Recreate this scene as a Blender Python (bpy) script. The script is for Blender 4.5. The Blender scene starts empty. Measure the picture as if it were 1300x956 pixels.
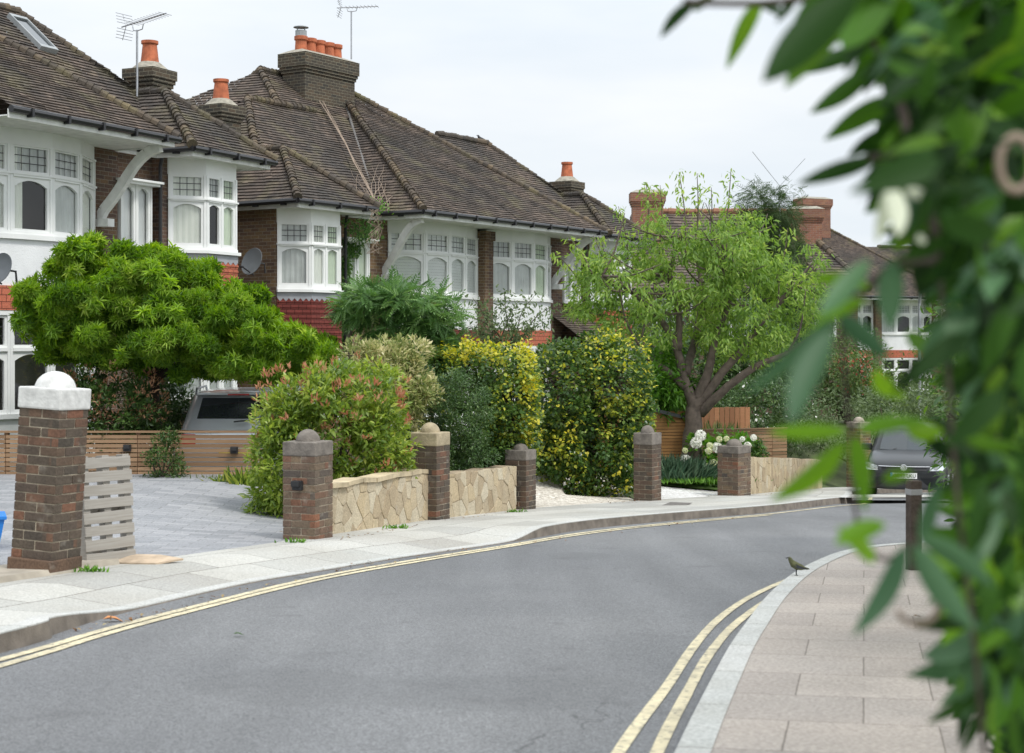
import bpy, bmesh, math, random
import numpy as np
from mathutils import Vector, Matrix
R = math.radians
random.seed(7); rng = np.random.default_rng(11)
S = bpy.context.scene; C = S.collection

# ---------------------------------------------------------------- camera, sky, sun, exposure
cd = bpy.data.cameras.new('camera'); cam = bpy.data.objects.new('camera', cd); C.objects.link(cam); S.camera = cam
cam.location = (0, 0, 0); cam.rotation_euler = (R(90), 0, 0)
cd.sensor_width = 36; cd.lens = 36*2000/1300; cd.shift_y = -45/1300; cd.clip_start = .05; cd.clip_end = 6000
cd.dof.use_dof = True; cd.dof.focus_distance = 27; cd.dof.aperture_fstop = 4.3
w = bpy.data.worlds.new('World'); S.world = w; w.use_nodes = True
nt = w.node_tree; bg = nt.nodes['Background']
sky = nt.nodes.new('ShaderNodeTexSky'); sky.sky_type = 'NISHITA'; sky.sun_disc = False
sky.sun_elevation = R(52); sky.sun_rotation = R(215); sky.air_density = 1; sky.dust_density = 2
tc = nt.nodes.new('ShaderNodeTexCoord'); mp = nt.nodes.new('ShaderNodeMapping'); mp.inputs['Scale'].default_value = (1.2, 1.2, 5)
nz = nt.nodes.new('ShaderNodeTexNoise'); nz.inputs['Scale'].default_value = 2.2; nz.inputs['Detail'].default_value = 5
cr = nt.nodes.new('ShaderNodeValToRGB')
cr.color_ramp.elements[0].position = .32; cr.color_ramp.elements[0].color = (7.3, 8.05, 8.8, 1)
cr.color_ramp.elements[1].position = .68; cr.color_ramp.elements[1].color = (9.5, 9.7, 9.85, 1)
mx = nt.nodes.new('ShaderNodeMix'); mx.data_type = 'RGBA'; mx.inputs[0].default_value = .93
nt.links.new(tc.outputs['Generated'], mp.inputs[0]); nt.links.new(mp.outputs[0], nz.inputs['Vector'])
nt.links.new(nz.outputs['Fac'], cr.inputs[0]); nt.links.new(sky.outputs[0], mx.inputs[6]); nt.links.new(cr.outputs[0], mx.inputs[7])
# an overcast sky is brighter overhead than at the horizon
sx_ = nt.nodes.new('ShaderNodeSeparateXYZ'); nt.links.new(tc.outputs['Generated'], sx_.inputs[0])
zr_ = nt.nodes.new('ShaderNodeMapRange'); zr_.inputs[1].default_value = .15; zr_.inputs[2].default_value = 1.; zr_.inputs[3].default_value = 1.; zr_.inputs[4].default_value = 1.9
nt.links.new(sx_.outputs['Z'], zr_.inputs[0])
vm_ = nt.nodes.new('ShaderNodeVectorMath'); vm_.operation = 'SCALE'; nt.links.new(mx.outputs[2], vm_.inputs[0]); nt.links.new(zr_.outputs[0], vm_.inputs['Scale'])
nt.links.new(vm_.outputs[0], bg.inputs[0]); bg.inputs[1].default_value = .068
sd = bpy.data.lights.new('sun', 'SUN'); sd.energy = 1.5; sd.angle = R(11); sd.color = (1, .96, .9)
sun = bpy.data.objects.new('sun', sd); C.objects.link(sun)
# sun from behind-right of the camera, high
sv = Vector((.45, -.45, .95)); sun.rotation_euler = sv.to_track_quat('Z', 'Y').to_euler()
S.view_settings.view_transform = 'Standard'; S.view_settings.look = 'None'; S.view_settings.gamma = 1
S.view_settings.exposure = .68; S.view_settings.use_curve_mapping = False

# ---------------------------------------------------------------- helpers
def zp(y):
    y = max(y, -6.)
    yy = min(y, 42.)
    return -(1.30 + .038*yy + .00055*yy*yy)
def Wp(px, py, d): return Vector(((px-650)/2000*d, d, (433-py)/2000*d))
def Gp(px, py, off=0.):
    lo, hi = 2., 80.
    for _ in range(50):
        m = (lo+hi)/2
        if (433-py)/2000*m > zp(m)+off: lo = m
        else: hi = m
    return Vector(((px-650)/2000*m, m, zp(m)+off))
def Zd(x, y, z): return Vector((x, y, z))

def nm(mt): mt.use_nodes = True; return mt.node_tree, mt.node_tree.nodes['Principled BSDF']
def mat(name, col, rough=.7, var=.12, vs=3., bump=0., bs=40., metal=0., coords='Object', spec=.5):
    m = bpy.data.materials.new(name); t, b = nm(m)
    b.inputs['Roughness'].default_value = rough; b.inputs['Metallic'].default_value = metal
    b.inputs['Specular IOR Level'].default_value = spec
    b.inputs['Base Color'].default_value = (*col, 1)
    tcn = t.nodes.new('ShaderNodeTexCoord')
    if var > 0:
        n = t.nodes.new('ShaderNodeTexNoise'); n.inputs['Scale'].default_value = vs; n.inputs['Detail'].default_value = 6
        t.links.new(tcn.outputs[coords], n.inputs['Vector'])
        r = t.nodes.new('ShaderNodeValToRGB'); r.color_ramp.elements[0].position = .3; r.color_ramp.elements[1].position = .7
        r.color_ramp.elements[0].color = tuple(max(0, c*(1-var)) for c in col)+(1,)
        r.color_ramp.elements[1].color = tuple(min(1, c*(1+var)) for c in col)+(1,)
        t.links.new(n.outputs['Fac'], r.inputs[0]); t.links.new(r.outputs[0], b.inputs['Base Color'])
    if bump > 0:
        n2 = t.nodes.new('ShaderNodeTexNoise'); n2.inputs['Scale'].default_value = bs; n2.inputs['Detail'].default_value = 4
        t.links.new(tcn.outputs[coords], n2.inputs['Vector'])
        bp = t.nodes.new('ShaderNodeBump'); bp.inputs['Strength'].default_value = bump; bp.inputs['Distance'].default_value = .01
        t.links.new(n2.outputs['Fac'], bp.inputs['Height']); t.links.new(bp.outputs[0], b.inputs['Normal'])
    return m
def mixc(t, fac, a, b, mode='MIX'):
    m = t.nodes.new('ShaderNodeMix'); m.data_type = 'RGBA'; m.blend_type = mode
    for i, v in ((0, fac), (6, a), (7, b)):
        if isinstance(v, (int, float)): m.inputs[i].default_value = v
        elif isinstance(v, tuple): m.inputs[i].default_value = v+(1,) if len(v) == 3 else v
        else: t.links.new(v, m.inputs[i])
    return m.outputs[2]
def noise(t, vec, scale, detail=5, lo=.35, hi=.65, c0=0., c1=1.):
    n = t.nodes.new('ShaderNodeTexNoise'); n.inputs['Scale'].default_value = scale; n.inputs['Detail'].default_value = detail
    t.links.new(vec, n.inputs['Vector'])
    m = t.nodes.new('ShaderNodeMapRange'); m.inputs[1].default_value = lo; m.inputs[2].default_value = hi
    m.inputs[3].default_value = c0; m.inputs[4].default_value = c1
    t.links.new(n.outputs['Fac'], m.inputs[0]); return m.outputs[0]
def brickmat(name, c1, c2, mortar, bw=.225, rh=.075, ms=.006, rough=.85, third=None, dirt=.5, offset=.5, bias=0., nscale=1.3, bump=.6, dcol=(.05, .045, .04), csc=1.):
    m = bpy.data.materials.new(name); t, b = nm(m); b.inputs['Roughness'].default_value = rough
    b.inputs['Specular IOR Level'].default_value = .25
    tcn = t.nodes.new('ShaderNodeTexCoord'); uv = tcn.outputs['UV']; ob = tcn.outputs['Object']
    # uneven edges
    nn = t.nodes.new('ShaderNodeTexNoise'); nn.inputs['Scale'].default_value = 9; nn.inputs['Detail'].default_value = 3; t.links.new(ob, nn.inputs['Vector'])
    vm = t.nodes.new('ShaderNodeVectorMath'); vm.operation = 'MULTIPLY_ADD'
    t.links.new(nn.outputs['Color'], vm.inputs[0]); vm.inputs[1].default_value = (.012*csc, .012*csc, 0); t.links.new(uv, vm.inputs[2])
    br = t.nodes.new('ShaderNodeTexBrick'); br.offset = offset
    br.inputs['Scale'].default_value = 1; br.inputs['Brick Width'].default_value = bw; br.inputs['Row Height'].default_value = rh
    br.inputs['Mortar Size'].default_value = ms; br.inputs['Mortar Smooth'].default_value = .3; br.inputs['Bias'].default_value = bias
    br.inputs['Color1'].default_value = (*c1, 1); br.inputs['Color2'].default_value = (*c2, 1); br.inputs['Mortar'].default_value = (*mortar, 1)
    t.links.new(vm.outputs[0], br.inputs['Vector'])
    col = br.outputs['Color']
    if third:
        b2 = t.nodes.new('ShaderNodeTexBrick'); b2.offset = offset
        for k in ('Scale', 'Brick Width', 'Row Height'): b2.inputs[k].default_value = br.inputs[k].default_value
        b2.inputs['Mortar Size'].default_value = ms; b2.inputs['Bias'].default_value = -.5
        b2.inputs['Color1'].default_value = (0, 0, 0, 1); b2.inputs['Color2'].default_value = (1, 1, 1, 1); b2.inputs['Mortar'].default_value = (0, 0, 0, 1)
        ad = t.nodes.new('ShaderNodeVectorMath'); ad.inputs[1].default_value = (bw*37, rh*24, 0)
        t.links.new(vm.outputs[0], ad.inputs[0]); t.links.new(ad.outputs[0], b2.inputs['Vector'])
        col = mixc(t, b2.outputs['Color'], col, third)
    f = noise(t, ob, nscale, 6, .4, .75, 0, dirt); col = mixc(t, f, col, dcol)
    f2 = noise(t, ob, 60, 3, .3, .7, .75, 1.2); col = mixc(t, 1., col, f2, 'MULTIPLY')
    t.links.new(col, b.inputs['Base Color'])
    iv = t.nodes.new('ShaderNodeMath'); iv.operation = 'SUBTRACT'; iv.inputs[0].default_value = 1; t.links.new(br.outputs['Fac'], iv.inputs[1])
    bp = t.nodes.new('ShaderNodeBump'); bp.inputs['Strength'].default_value = bump; bp.inputs['Distance'].default_value = .008
    t.links.new(iv.outputs[0], bp.inputs['Height']); t.links.new(bp.outputs[0], b.inputs['Normal'])
    return m
def leafmat(name, cols, rough=.45, trans=.35, spec=.4):
    """cols: list of (pos, rgb) over the leaf's own 'tone' attribute"""
    m = bpy.data.materials.new(name); t, b = nm(m); b.inputs['Roughness'].default_value = rough; b.inputs['Specular IOR Level'].default_value = spec
    a = t.nodes.new('ShaderNodeAttribute'); a.attribute_name = 'tone'
    r = t.nodes.new('ShaderNodeValToRGB'); e = r.color_ramp.elements
    e[0].position, e[0].color = cols[0][0], (*cols[0][1], 1); e[1].position, e[1].color = cols[-1][0], (*cols[-1][1], 1)
    for p, c in cols[1:-1]: q = e.new(p); q.color = (*c, 1)
    t.links.new(a.outputs['Fac'], r.inputs[0]); t.links.new(r.outputs[0], b.inputs['Base Color'])
    tr = t.nodes.new('ShaderNodeBsdfTranslucent'); hs = t.nodes.new('ShaderNodeHueSaturation'); hs.inputs['Value'].default_value = 1.5; hs.inputs['Saturation'].default_value = 1.1
    hs.inputs['Hue'].default_value = .49
    t.links.new(r.outputs[0], hs.inputs['Color']); t.links.new(hs.outputs[0], tr.inputs[0])
    ms = t.nodes.new('ShaderNodeMixShader'); ms.inputs[0].default_value = trans
    o = t.nodes['Material Output']; t.links.new(b.outputs[0], ms.inputs[1]); t.links.new(tr.outputs[0], ms.inputs[2]); t.links.new(ms.outputs[0], o.inputs[0])
    return m

def empty(name, loc=(0, 0, 0), rz=0, label=None, cat=None, group=None):
    o = bpy.data.objects.new(name, None); C.objects.link(o); o.location = loc; o.rotation_euler = (0, 0, rz); o.empty_display_size = .3
    return tag(o, label, cat, group)
def tag(o, label=None, cat=None, group=None, kind=None):
    if label: o['label'] = label
    if cat: o['category'] = cat
    if group: o['group'] = group
    if kind: o['kind'] = kind
    return o
def copy_tree(o, parent=None):
    c = o.copy(); C.objects.link(c)
    if parent is not None: c.parent = parent
    for ch in list(o.children): copy_tree(ch, c)
    return c

class MB:
    def __init__(s): s.v = []; s.f = []; s.uv = []; s.mi = []; s.tone = []; s.cm = 0
    def poly(s, pts, uv=None, tone=.5):
        n = len(s.v); s.v += [tuple(p) for p in pts]; s.f.append(tuple(range(n, n+len(pts)))); s.uv.append(uv); s.mi.append(s.cm); s.tone.append(tone); return s
    def mesh(s, verts, faces, M=None, tone=.5):
        n = len(s.v)
        s.v += [tuple(M @ Vector(p)) if M else tuple(p) for p in verts]
        for f in faces: s.f.append(tuple(i+n for i in f)); s.uv.append(None); s.mi.append(s.cm); s.tone.append(tone)
        return s
    def box(s, x0, x1, y0, y1, z0, z1, M=None, bev=0):
        if bev:
            b = bev; vs = []; 
            bm = bmesh.new(); bmesh.ops.create_cube(bm, size=1)
            for v in bm.verts: v.co = Vector((x0 if v.co.x < 0 else x1, y0 if v.co.y < 0 else y1, z0 if v.co.z < 0 else z1))
            bmesh.ops.bevel(bm, geom=list(bm.edges), offset=b, segments=2, affect='EDGES', profile=.6)
            bm.verts.index_update(); vs = [v.co.copy() for v in bm.verts]; fs = [[v.index for v in f.verts] for f in bm.faces]; bm.free()
            return s.mesh(vs, fs, M)
        v = [(x0, y0, z0), (x1, y0, z0), (x1, y1, z0), (x0, y1, z0), (x0, y0, z1), (x1, y0, z1), (x1, y1, z1), (x0, y1, z1)]
        return s.mesh(v, [(0, 3, 2, 1), (4, 5, 6, 7), (0, 1, 5, 4), (1, 2, 6, 5), (2, 3, 7, 6), (3, 0, 4, 7)], M)
    def tube(s, pts, rad, n=8, cap=True, M=None, arc=None):
        pts = [Vector(p) for p in pts]; rad = [rad]*len(pts) if isinstance(rad, (int, float)) else rad
        vs = []; fs = []; up = Vector((0, 0, 1)); prev = None
        for i, p in enumerate(pts):
            d = (pts[min(i+1, len(pts)-1)]-pts[max(i-1, 0)]).normalized()
            if prev is None:
                a = d.cross(up)
                if a.length < .1: a = d.cross(Vector((1, 0, 0)))
            else: a = prev-d*prev.dot(d)
            a.normalize(); prev = a; b = d.cross(a)
            for k in range(n):
                th = 2*math.pi*k/n if arc is None else arc[0]+(arc[1]-arc[0])*k/(n-1)
                vs.append(p+(a*math.cos(th)+b*math.sin(th))*rad[i])
        m = n if arc is None else n-1
        for i in range(len(pts)-1):
            for k in range(m): fs.append((i*n+k, i*n+(k+1) % n, (i+1)*n+(k+1) % n, (i+1)*n+k))
        if cap and arc is None: fs.append(tuple(range(n))[::-1]); fs.append(tuple((len(pts)-1)*n+k for k in range(n)))
        return s.mesh(vs, fs, M)
    def lathe(s, prof, n=20, M=None):
        vs = []; fs = []
        for r, z in prof:
            for k in range(n): vs.append((r*math.cos(2*math.pi*k/n), r*math.sin(2*math.pi*k/n), z))
        for i in range(len(prof)-1):
            for k in range(n): fs.append((i*n+k, i*n+(k+1) % n, (i+1)*n+(k+1) % n, (i+1)*n+k))
        fs.append(tuple((len(prof)-1)*n+k for k in range(n)))
        return s.mesh(vs, fs, M)
    def build(s, name, mats, parent=None, smooth=False, loc=None, auto=None):
        me = bpy.data.meshes.new(name); me.from_pydata(s.v, [], s.f); me.validate(verbose=False)
        if not isinstance(mats, (list, tuple)): mats = [mats]
        for m in mats: me.materials.append(m)
        if len(me.polygons) == len(s.f):
            me.polygons.foreach_set('material_index', s.mi)
            uvl = me.uv_layers.new(name='UVMap'); z = Vector((0, 0, 1))
            at = me.attributes.new('tone', 'FLOAT', 'FACE'); at.data.foreach_set('value', s.tone)
            for pi, p in enumerate(me.polygons):
                u = s.uv[pi]
                if u is None:
                    nn = p.normal
                    if abs(nn.z) > .985: t, b = Vector((1, 0, 0)), Vector((0, 1, 0))
                    else: t = z.cross(nn).normalized(); b = nn.cross(t)
                    for li in p.loop_indices:
                        co = me.vertices[me.loops[li].vertex_index].co; uvl.data[li].uv = (co.dot(t), co.dot(b))
                else:
                    for k, li in enumerate(p.loop_indices): uvl.data[li].uv = u[k]
        if smooth: me.polygons.foreach_set('use_smooth', [True]*len(me.polygons))
        o = bpy.data.objects.new(name, me); C.objects.link(o)
        if parent is not None: o.parent = parent
        if loc is not None: o.location = loc
        return o

# ---- foliage: one template leaf (or frond) scattered with numpy into one mesh
def T_leaf(asp=.38, fold=.12, curl=.12):
    v = [(0, 0, 0), (.28, asp*.42, fold*.3), (.28, -asp*.42, fold*.3), (.62, asp*.40, fold*.3-curl*.3), (.62, -asp*.40, fold*.3-curl*.3), (1, 0, -curl), (.45, 0, -.02)]
    f = [(0, 2, 6), (0, 6, 1), (1, 6, 3), (6, 2, 4), (3, 6, 5), (6, 4, 5)]
    return np.array(v, float), f
def T_simple(asp=.4, fold=.1, curl=.1):
    v = [(0, 0, 0), (.45, asp*.5, fold), (.45, -asp*.5, fold), (1, 0, -curl)]
    return np.array(v, float), [(0, 2, 3), (0, 3, 1)]
def T_frond(n=6, asp=.22, ll=.36, droop=.25, term=True):
    """pinnate compound leaf of unit length along x"""
    V = []; F = []; bv, bf = T_simple(asp, .03, .08)
    def add(o, ang, l, tilt):
        c, s_ = math.cos(ang), math.sin(ang); k = len(V)
        for x, y, z in bv*l: V.append((o[0]+x*c-y*s_, o[1]+x*s_+y*c, o[2]+z-tilt*x))
        for f in bf: F.append(tuple(i+k for i in f))
    for i in range(n):
        x = .18+.78*i/n; z = -droop*x*x
        l = ll*(1-.35*abs(i/n-.4)); add((x, 0, z), .95, l, .35); add((x, 0, z), -.95, l, .35)
    if term: add((.95, 0, -droop*.9), 0, ll*.8, .5)
    k = len(V); V += [(0, .008, 0), (0, -.008, 0), (.95, -.004, -droop*.9), (.95, .004, -droop*.9)]; F.append((k, k+1, k+2)); F.append((k, k+2, k+3))
    return np.array(V, float), F
def T_palm(n=5, asp=.3, spread=1.25, curl=.25):
    V = []; F = []; bv, bf = T_leaf(asp, .1, curl)
    for i in range(n):
        a = spread*(2*i/(n-1)-1); l = 1-.25*abs(2*i/(n-1)-1); k = len(V); c, s_ = math.cos(a), math.sin(a)
        for x, y, z in bv*l: V.append((x*c-y*s_, x*s_+y*c, z))
        for f in bf: F.append(tuple(q+k for q in f))
    return np.array(V, float), F
def T_whorl(n=6, asp=.28, up=.55, curl=.1):
    V = []; F = []; bv, bf = T_simple(asp, .06, curl)
    for i in range(n):
        a = 2*math.pi*i/n+.3*(i % 2); k = len(V); c, s_ = math.cos(a), math.sin(a); lift = up*(.6+.5*(i % 3)/2)
        for x, y, z in bv:
            r = x*math.cos(lift)-z*math.sin(lift); h = x*math.sin(lift)+z*math.cos(lift)
            V.append((r*c-y*s_, r*s_+y*c, h))
        for f in bf: F.append(tuple(q+k for q in f))
    V = np.array(V, float)
    V = np.stack([V[:, 2], V[:, 1], -V[:, 0]], 1)   # axis of the whorl along +x
    return V, F
def nrmz(a): return a/np.maximum(np.linalg.norm(a, axis=1, keepdims=True), 1e-9)
def scatter(name, mt, tpl, pos, axis, nor, size, tone, parent=None, origin=None):
    tv, tf = tpl; N = len(pos); k = len(tv)
    x = nrmz(axis); y = nrmz(np.cross(nor, x)); z = np.cross(x, y)
    sz = np.asarray(size).reshape(-1, 1, 1) if np.ndim(size) else size
    V = (tv[None, :, 0:1]*x[:, None]+tv[None, :, 1:2]*y[:, None]+tv[None, :, 2:3]*z[:, None])*sz+pos[:, None]
    if origin is not None: V = V-np.asarray(origin)
    T = np.array(tf); F = (T[None]+(np.arange(N)*k)[:, None, None]).reshape(-1, 3)
    me = bpy.data.meshes.new(name); me.vertices.add(N*k); me.vertices.foreach_set('co', V.reshape(-1).astype(np.float32))
    me.loops.add(len(F)*3); me.loops.foreach_set('vertex_index', F.reshape(-1).astype(np.int32))
    me.polygons.add(len(F)); me.polygons.foreach_set('loop_start', (np.arange(len(F))*3).astype(np.int32)); me.polygons.foreach_set('loop_total', np.full(len(F), 3, np.int32))
    me.update(calc_edges=True)
    at = me.attributes.new('tone', 'FLOAT', 'POINT'); at.data.foreach_set('value', np.repeat(np.clip(tone, 0, 1), k).astype(np.float32))
    me.materials.append(mt)
    o = bpy.data.objects.new(name, me); C.objects.link(o)
    if parent is not None: o.parent = parent
    return o
def sph(n):
    d = rng.normal(size=(n, 3)); return nrmz(d)
def crown(vols, nclump, rc, nleaf, shell=.75, flat=1., seed=None, pillow=.6):
    """vols: (centre, radii, power). clumps on the surfaces of the volumes, leaves round the clumps -> pos, out, tone"""
    r_ = np.random.default_rng(seed) if seed is not None else rng
    ws = np.array([v[1][0]*v[1][1]+v[1][1]*v[1][2]+v[1][0]*v[1][2] for v in vols], float); ws /= ws.sum()
    cs = []; rr = []
    for i in range(nclump):
        c, rad, p = vols[r_.choice(len(vols), p=ws)]
        d = r_.normal(size=3); d /= (np.abs(d)**p).sum()**(1/p)
        q = r_.uniform(shell, 1.06)
        cs.append(np.array(c)+d*np.array(rad)*q); rr.append(rc*r_.uniform(.6, 1.3))
    cs = np.array(cs); rr = np.array(rr); ct = r_.uniform(0, 1, nclump)
    ctr = np.array([v[0] for v in vols]).mean(0)
    idx = r_.integers(0, nclump, nleaf); d = nrmz(r_.normal(size=(nleaf, 3))); q = r_.uniform(pillow**2, 1, (nleaf, 1))**.5
    off = d*q*rr[idx][:, None]; off[:, 2] *= flat
    pos = cs[idx]+off; out = nrmz(d+.5*nrmz(cs[idx]-ctr)+np.array([0, 0, .45]))
    tone = .45*ct[idx]+.55*r_.uniform(0, 1, nleaf)
    return pos, out, tone
def leafy(name, mt, tpl, vols, nclump, rc, nleaf, size, parent, droop=.3, shell=.75, flat=1., jit=.6, svar=.35, base=None, pillow=.6, core=False):
    pos, out, tone = crown(vols, nclump, rc, nleaf, shell, flat, pillow=pillow)
    if core:
        cm_ = MB()
        for c_, rd_, p_ in vols:
            for k in range(int(50)):
                a_ = np.array(c_)+sph(1)[0]*np.array(rd_)*.15; b_ = np.array(c_)+sph(1)[0]*np.array(rd_)*random.uniform(.7, .95); cm_.tube([Vector(a_-np.array(base)), Vector((a_+b_)/2-np.array(base))+Vector((0, 0, .03)), Vector(b_-np.array(base))], [.02, .012, .004], 4, cap=False)
        cm_.build('twigs', M['bark_dark'], parent)
    j = rng.normal(size=pos.shape)*jit
    ax = out+j; ax[:, 2] -= droop; ax = nrmz(ax)
    nn = nrmz(out*.6+np.array([0, 0, .8])+rng.normal(size=pos.shape)*.35)
    sz = size*(1+svar*rng.uniform(-1, 1, len(pos)))
    if base is not None: pos = pos-np.array(base)
    return scatter(name, mt, tpl, pos, ax, nn, sz, tone, parent)

def branchy(parent, name, mt, specs, base=(0, 0, 0), n=9):
    m = MB(); b = Vector(base)
    for pts, rad in specs:
        P = [Vector(p) for p in pts]; rr = rad
        # smooth resample
        Q = []; RR = []
        for i in range(len(P)-1):
            p0 = P[max(i-1, 0)]; p1 = P[i]; p2 = P[i+1]; p3 = P[min(i+2, len(P)-1)]
            for k in range(4):
                t = k/4; t2 = t*t; t3 = t2*t
                q = .5*((2*p1)+(p2-p0)*t+(2*p0-5*p1+4*p2-p3)*t2+(3*p1-p0-3*p2+p3)*t3)
                Q.append(q-b+Vector([random.uniform(-1, 1)*rr[i]*.12 for _ in range(3)])); RR.append(rr[i]+(rr[i+1]-rr[i])*t)
        Q.append(P[-1]-b); RR.append(rr[-1]); m.tube(Q, RR, n)
    return m.build(name, mt, parent, smooth=True)

# ---------------------------------------------------------------- materials
M = {}
M['asphalt'] = bpy.data.materials.new('asphalt')
def asphalt(m):
    t, b = nm(m); b.inputs['Roughness'].default_value = .8; b.inputs['Specular IOR Level'].default_value = .35
    tcn = t.nodes.new('ShaderNodeTexCoord'); ob = tcn.outputs['Object']
    col = mixc(t, noise(t, ob, .35, 6, .35, .7), (.138, .142, .147), (.178, .181, .184))
    v = t.nodes.new('ShaderNodeTexVoronoi'); v.inputs['Scale'].default_value = 130; t.links.new(ob, v.inputs['Vector'])
    rw = t.nodes.new('ShaderNodeSeparateColor'); t.links.new(v.outputs['Color'], rw.inputs[0])
    col = mixc(t, 1., col, mixc(t, rw.outputs[0], (.6, .6, .6), (1.4, 1.4, 1.41)), 'MULTIPLY')
    mp_ = t.nodes.new('ShaderNodeMapping'); mp_.inputs['Scale'].default_value = (2.0, .14, 1); mp_.inputs['Rotation'].default_value = (0, 0, R(22)); t.links.new(ob, mp_.inputs[0])
    col = mixc(t, 1., col, noise(t, mp_.outputs[0], 1.0, 5, .3, .7, .88, 1.1), 'MULTIPLY')
    # repaired patches, drips and a few fine cracks
    col = mixc(t, noise(t, ob, .23, 2, .60, .615, 0, .22), col, (.095, .098, .10)); col = mixc(t, noise(t, ob, 2.2, 7, .62, .72, 0, .4), col, (.085, .085, .088))
    wn = t.nodes.new('ShaderNodeTexNoise'); wn.inputs['Scale'].default_value = 2.; wn.inputs['Detail'].default_value = 5; t.links.new(ob, wn.inputs['Vector'])
    ma = t.nodes.new('ShaderNodeVectorMath'); ma.operation = 'MULTIPLY_ADD'; ma.inputs[1].default_value = (.9, .9, 0); t.links.new(wn.outputs['Color'], ma.inputs[0]); t.links.new(ob, ma.inputs[2])
    ve = t.nodes.new('ShaderNodeTexVoronoi'); ve.voronoi_dimensions = '2D'; ve.feature = 'DISTANCE_TO_EDGE'; ve.inputs['Scale'].default_value = .32; t.links.new(ma.outputs[0], ve.inputs['Vector'])
    mr = t.nodes.new('ShaderNodeMapRange'); mr.inputs[1].default_value = .0015; mr.inputs[2].default_value = .004; mr.inputs[3].default_value = .55; mr.inputs[4].default_value = 0; t.links.new(ve.outputs['Distance'], mr.inputs[0])
    mm = t.nodes.new('ShaderNodeMath'); mm.operation = 'MULTIPLY'; t.links.new(mr.outputs[0], mm.inputs[0]); t.links.new(noise(t, ob, .5, 2, .52, .6), mm.inputs[1])
    col = mixc(t, mm.outputs[0], col, (.05, .05, .05)); t.links.new(col, b.inputs['Base Color'])
    bp = t.nodes.new('ShaderNodeBump'); bp.inputs['Strength'].default_value = .4; bp.inputs['Distance'].default_value = .003
    t.links.new(v.outputs['Distance'], bp.inputs['Height']); t.links.new(bp.outputs[0], b.inputs['Normal'])
asphalt(M['asphalt'])
M['flag'] = brickmat('concrete_flagstones', (.50, .495, .46), (.40, .40, .375), (.13, .12, .10), bw=.9, rh=.6, ms=.006, third=(.25, .245, .235), dirt=.38, nscale=.8, bump=.2, dcol=(.3, .27, .22), csc=.3)
M['flag_pink'] = brickmat('buff_flagstones', (.43, .385, .345), (.38, .34, .305), (.20, .175, .155), bw=.6, rh=.6, ms=.0045, third=(.31, .28, .26), dirt=.3, nscale=.7, bump=.25, dcol=(.25, .2, .16), csc=.4)
M['granite'] = brickmat('granite_kerbstone', (.52, .52, .50), (.44, .45, .43), (.15, .14, .12), bw=.9, rh=5., ms=.005, dirt=.3, nscale=3, bump=.2, dcol=(.3, .28, .24), csc=.3)
M['granite_dark'] = mat('weathered_kerb_face', (.17, .145, .12), .9, .35, 6, .4, 60)
M['paver'] = brickmat('grey_block_paving', (.34, .345, .36), (.25, .26, .275), (.12, .12, .12), bw=.4, rh=.18, ms=.004, dirt=.15, nscale=.6, bump=.25, csc=.3)
M['conc'] = mat('old_concrete', (.36, .32, .26), .9, .25, 4, .4, 50)
M['yellow'] = mat('yellow_road_paint', (.62, .55, .37), .8, .2, 12, .3, 90)
def wear(m, dark):
    t = m.node_tree; b = t.nodes['Principled BSDF']; ob = t.nodes.new('ShaderNodeTexCoord').outputs['Object']; src = b.inputs['Base Color'].links[0].from_socket
    c_ = mixc(t, noise(t, ob, 26, 8, .55, .62, 0, .65), src, dark); c_ = mixc(t, noise(t, ob, 1.4, 5, .45, .7, 0, .35), c_, dark); t.links.new(c_, b.inputs['Base Color'])
wear(M['yellow'], (.16, .155, .14))
M['soil'] = mat('garden_soil', (.07, .05, .035), .95, .4, 7, .8, 30)
M['ground'] = mat('garden_ground', (.07, .09, .035), .95, .4, 2, .8, 20)
M['gravel'] = bpy.data.materials.new('pale_gravel')
def gravel(m, a, b_, sc):
    t, b = nm(m); b.inputs['Roughness'].default_value = .9
    tcn = t.nodes.new('ShaderNodeTexCoord'); v = t.nodes.new('ShaderNodeTexVoronoi'); v.inputs['Scale'].default_value = sc; t.links.new(tcn.outputs['Object'], v.inputs['Vector'])
    s_ = t.nodes.new('ShaderNodeSeparateColor'); t.links.new(v.outputs['Color'], s_.inputs[0])
    t.links.new(mixc(t, s_.outputs[0], a, b_), b.inputs['Base Color'])
    bp = t.nodes.new('ShaderNodeBump'); bp.inputs['Strength'].default_value = 1; bp.inputs['Distance'].default_value = .02; bp.invert = True
    t.links.new(v.outputs['Distance'], bp.inputs['Height']); t.links.new(bp.outputs[0], b.inputs['Normal'])
gravel(M['gravel'], (.38, .33, .27), (.78, .74, .66), 22)
M['gravel2'] = bpy.data.materials.new('white_gravel'); gravel(M['gravel2'], (.5, .48, .46), (.85, .85, .85), 20)
M['brick_house'] = brickmat('brown_stock_brick', (.15, .085, .06), (.085, .06, .052), (.24, .21, .17), third=(.22, .14, .07), dirt=.35)
M['brick_yel'] = brickmat('mixed_stock_brick', (.20, .12, .07), (.12, .075, .055), (.30, .26, .20), third=(.30, .20, .09), dirt=.3)
M['brick_pier'] = brickmat('pier_brick', (.22, .105, .075), (.10, .07, .065), (.40, .35, .27), third=(.34, .13, .08), dirt=.35)
M['brick_dark'] = brickmat('weathered_dark_brick', (.12, .08, .068), (.075, .06, .056), (.27, .24, .19), third=(.22, .085, .06), dirt=.4)
M['brick_chim'] = brickmat('sooty_chimney_brick', (.085, .07, .052), (.055, .05, .042), (.25, .23, .17), third=(.15, .10, .06), dirt=.5)
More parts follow.
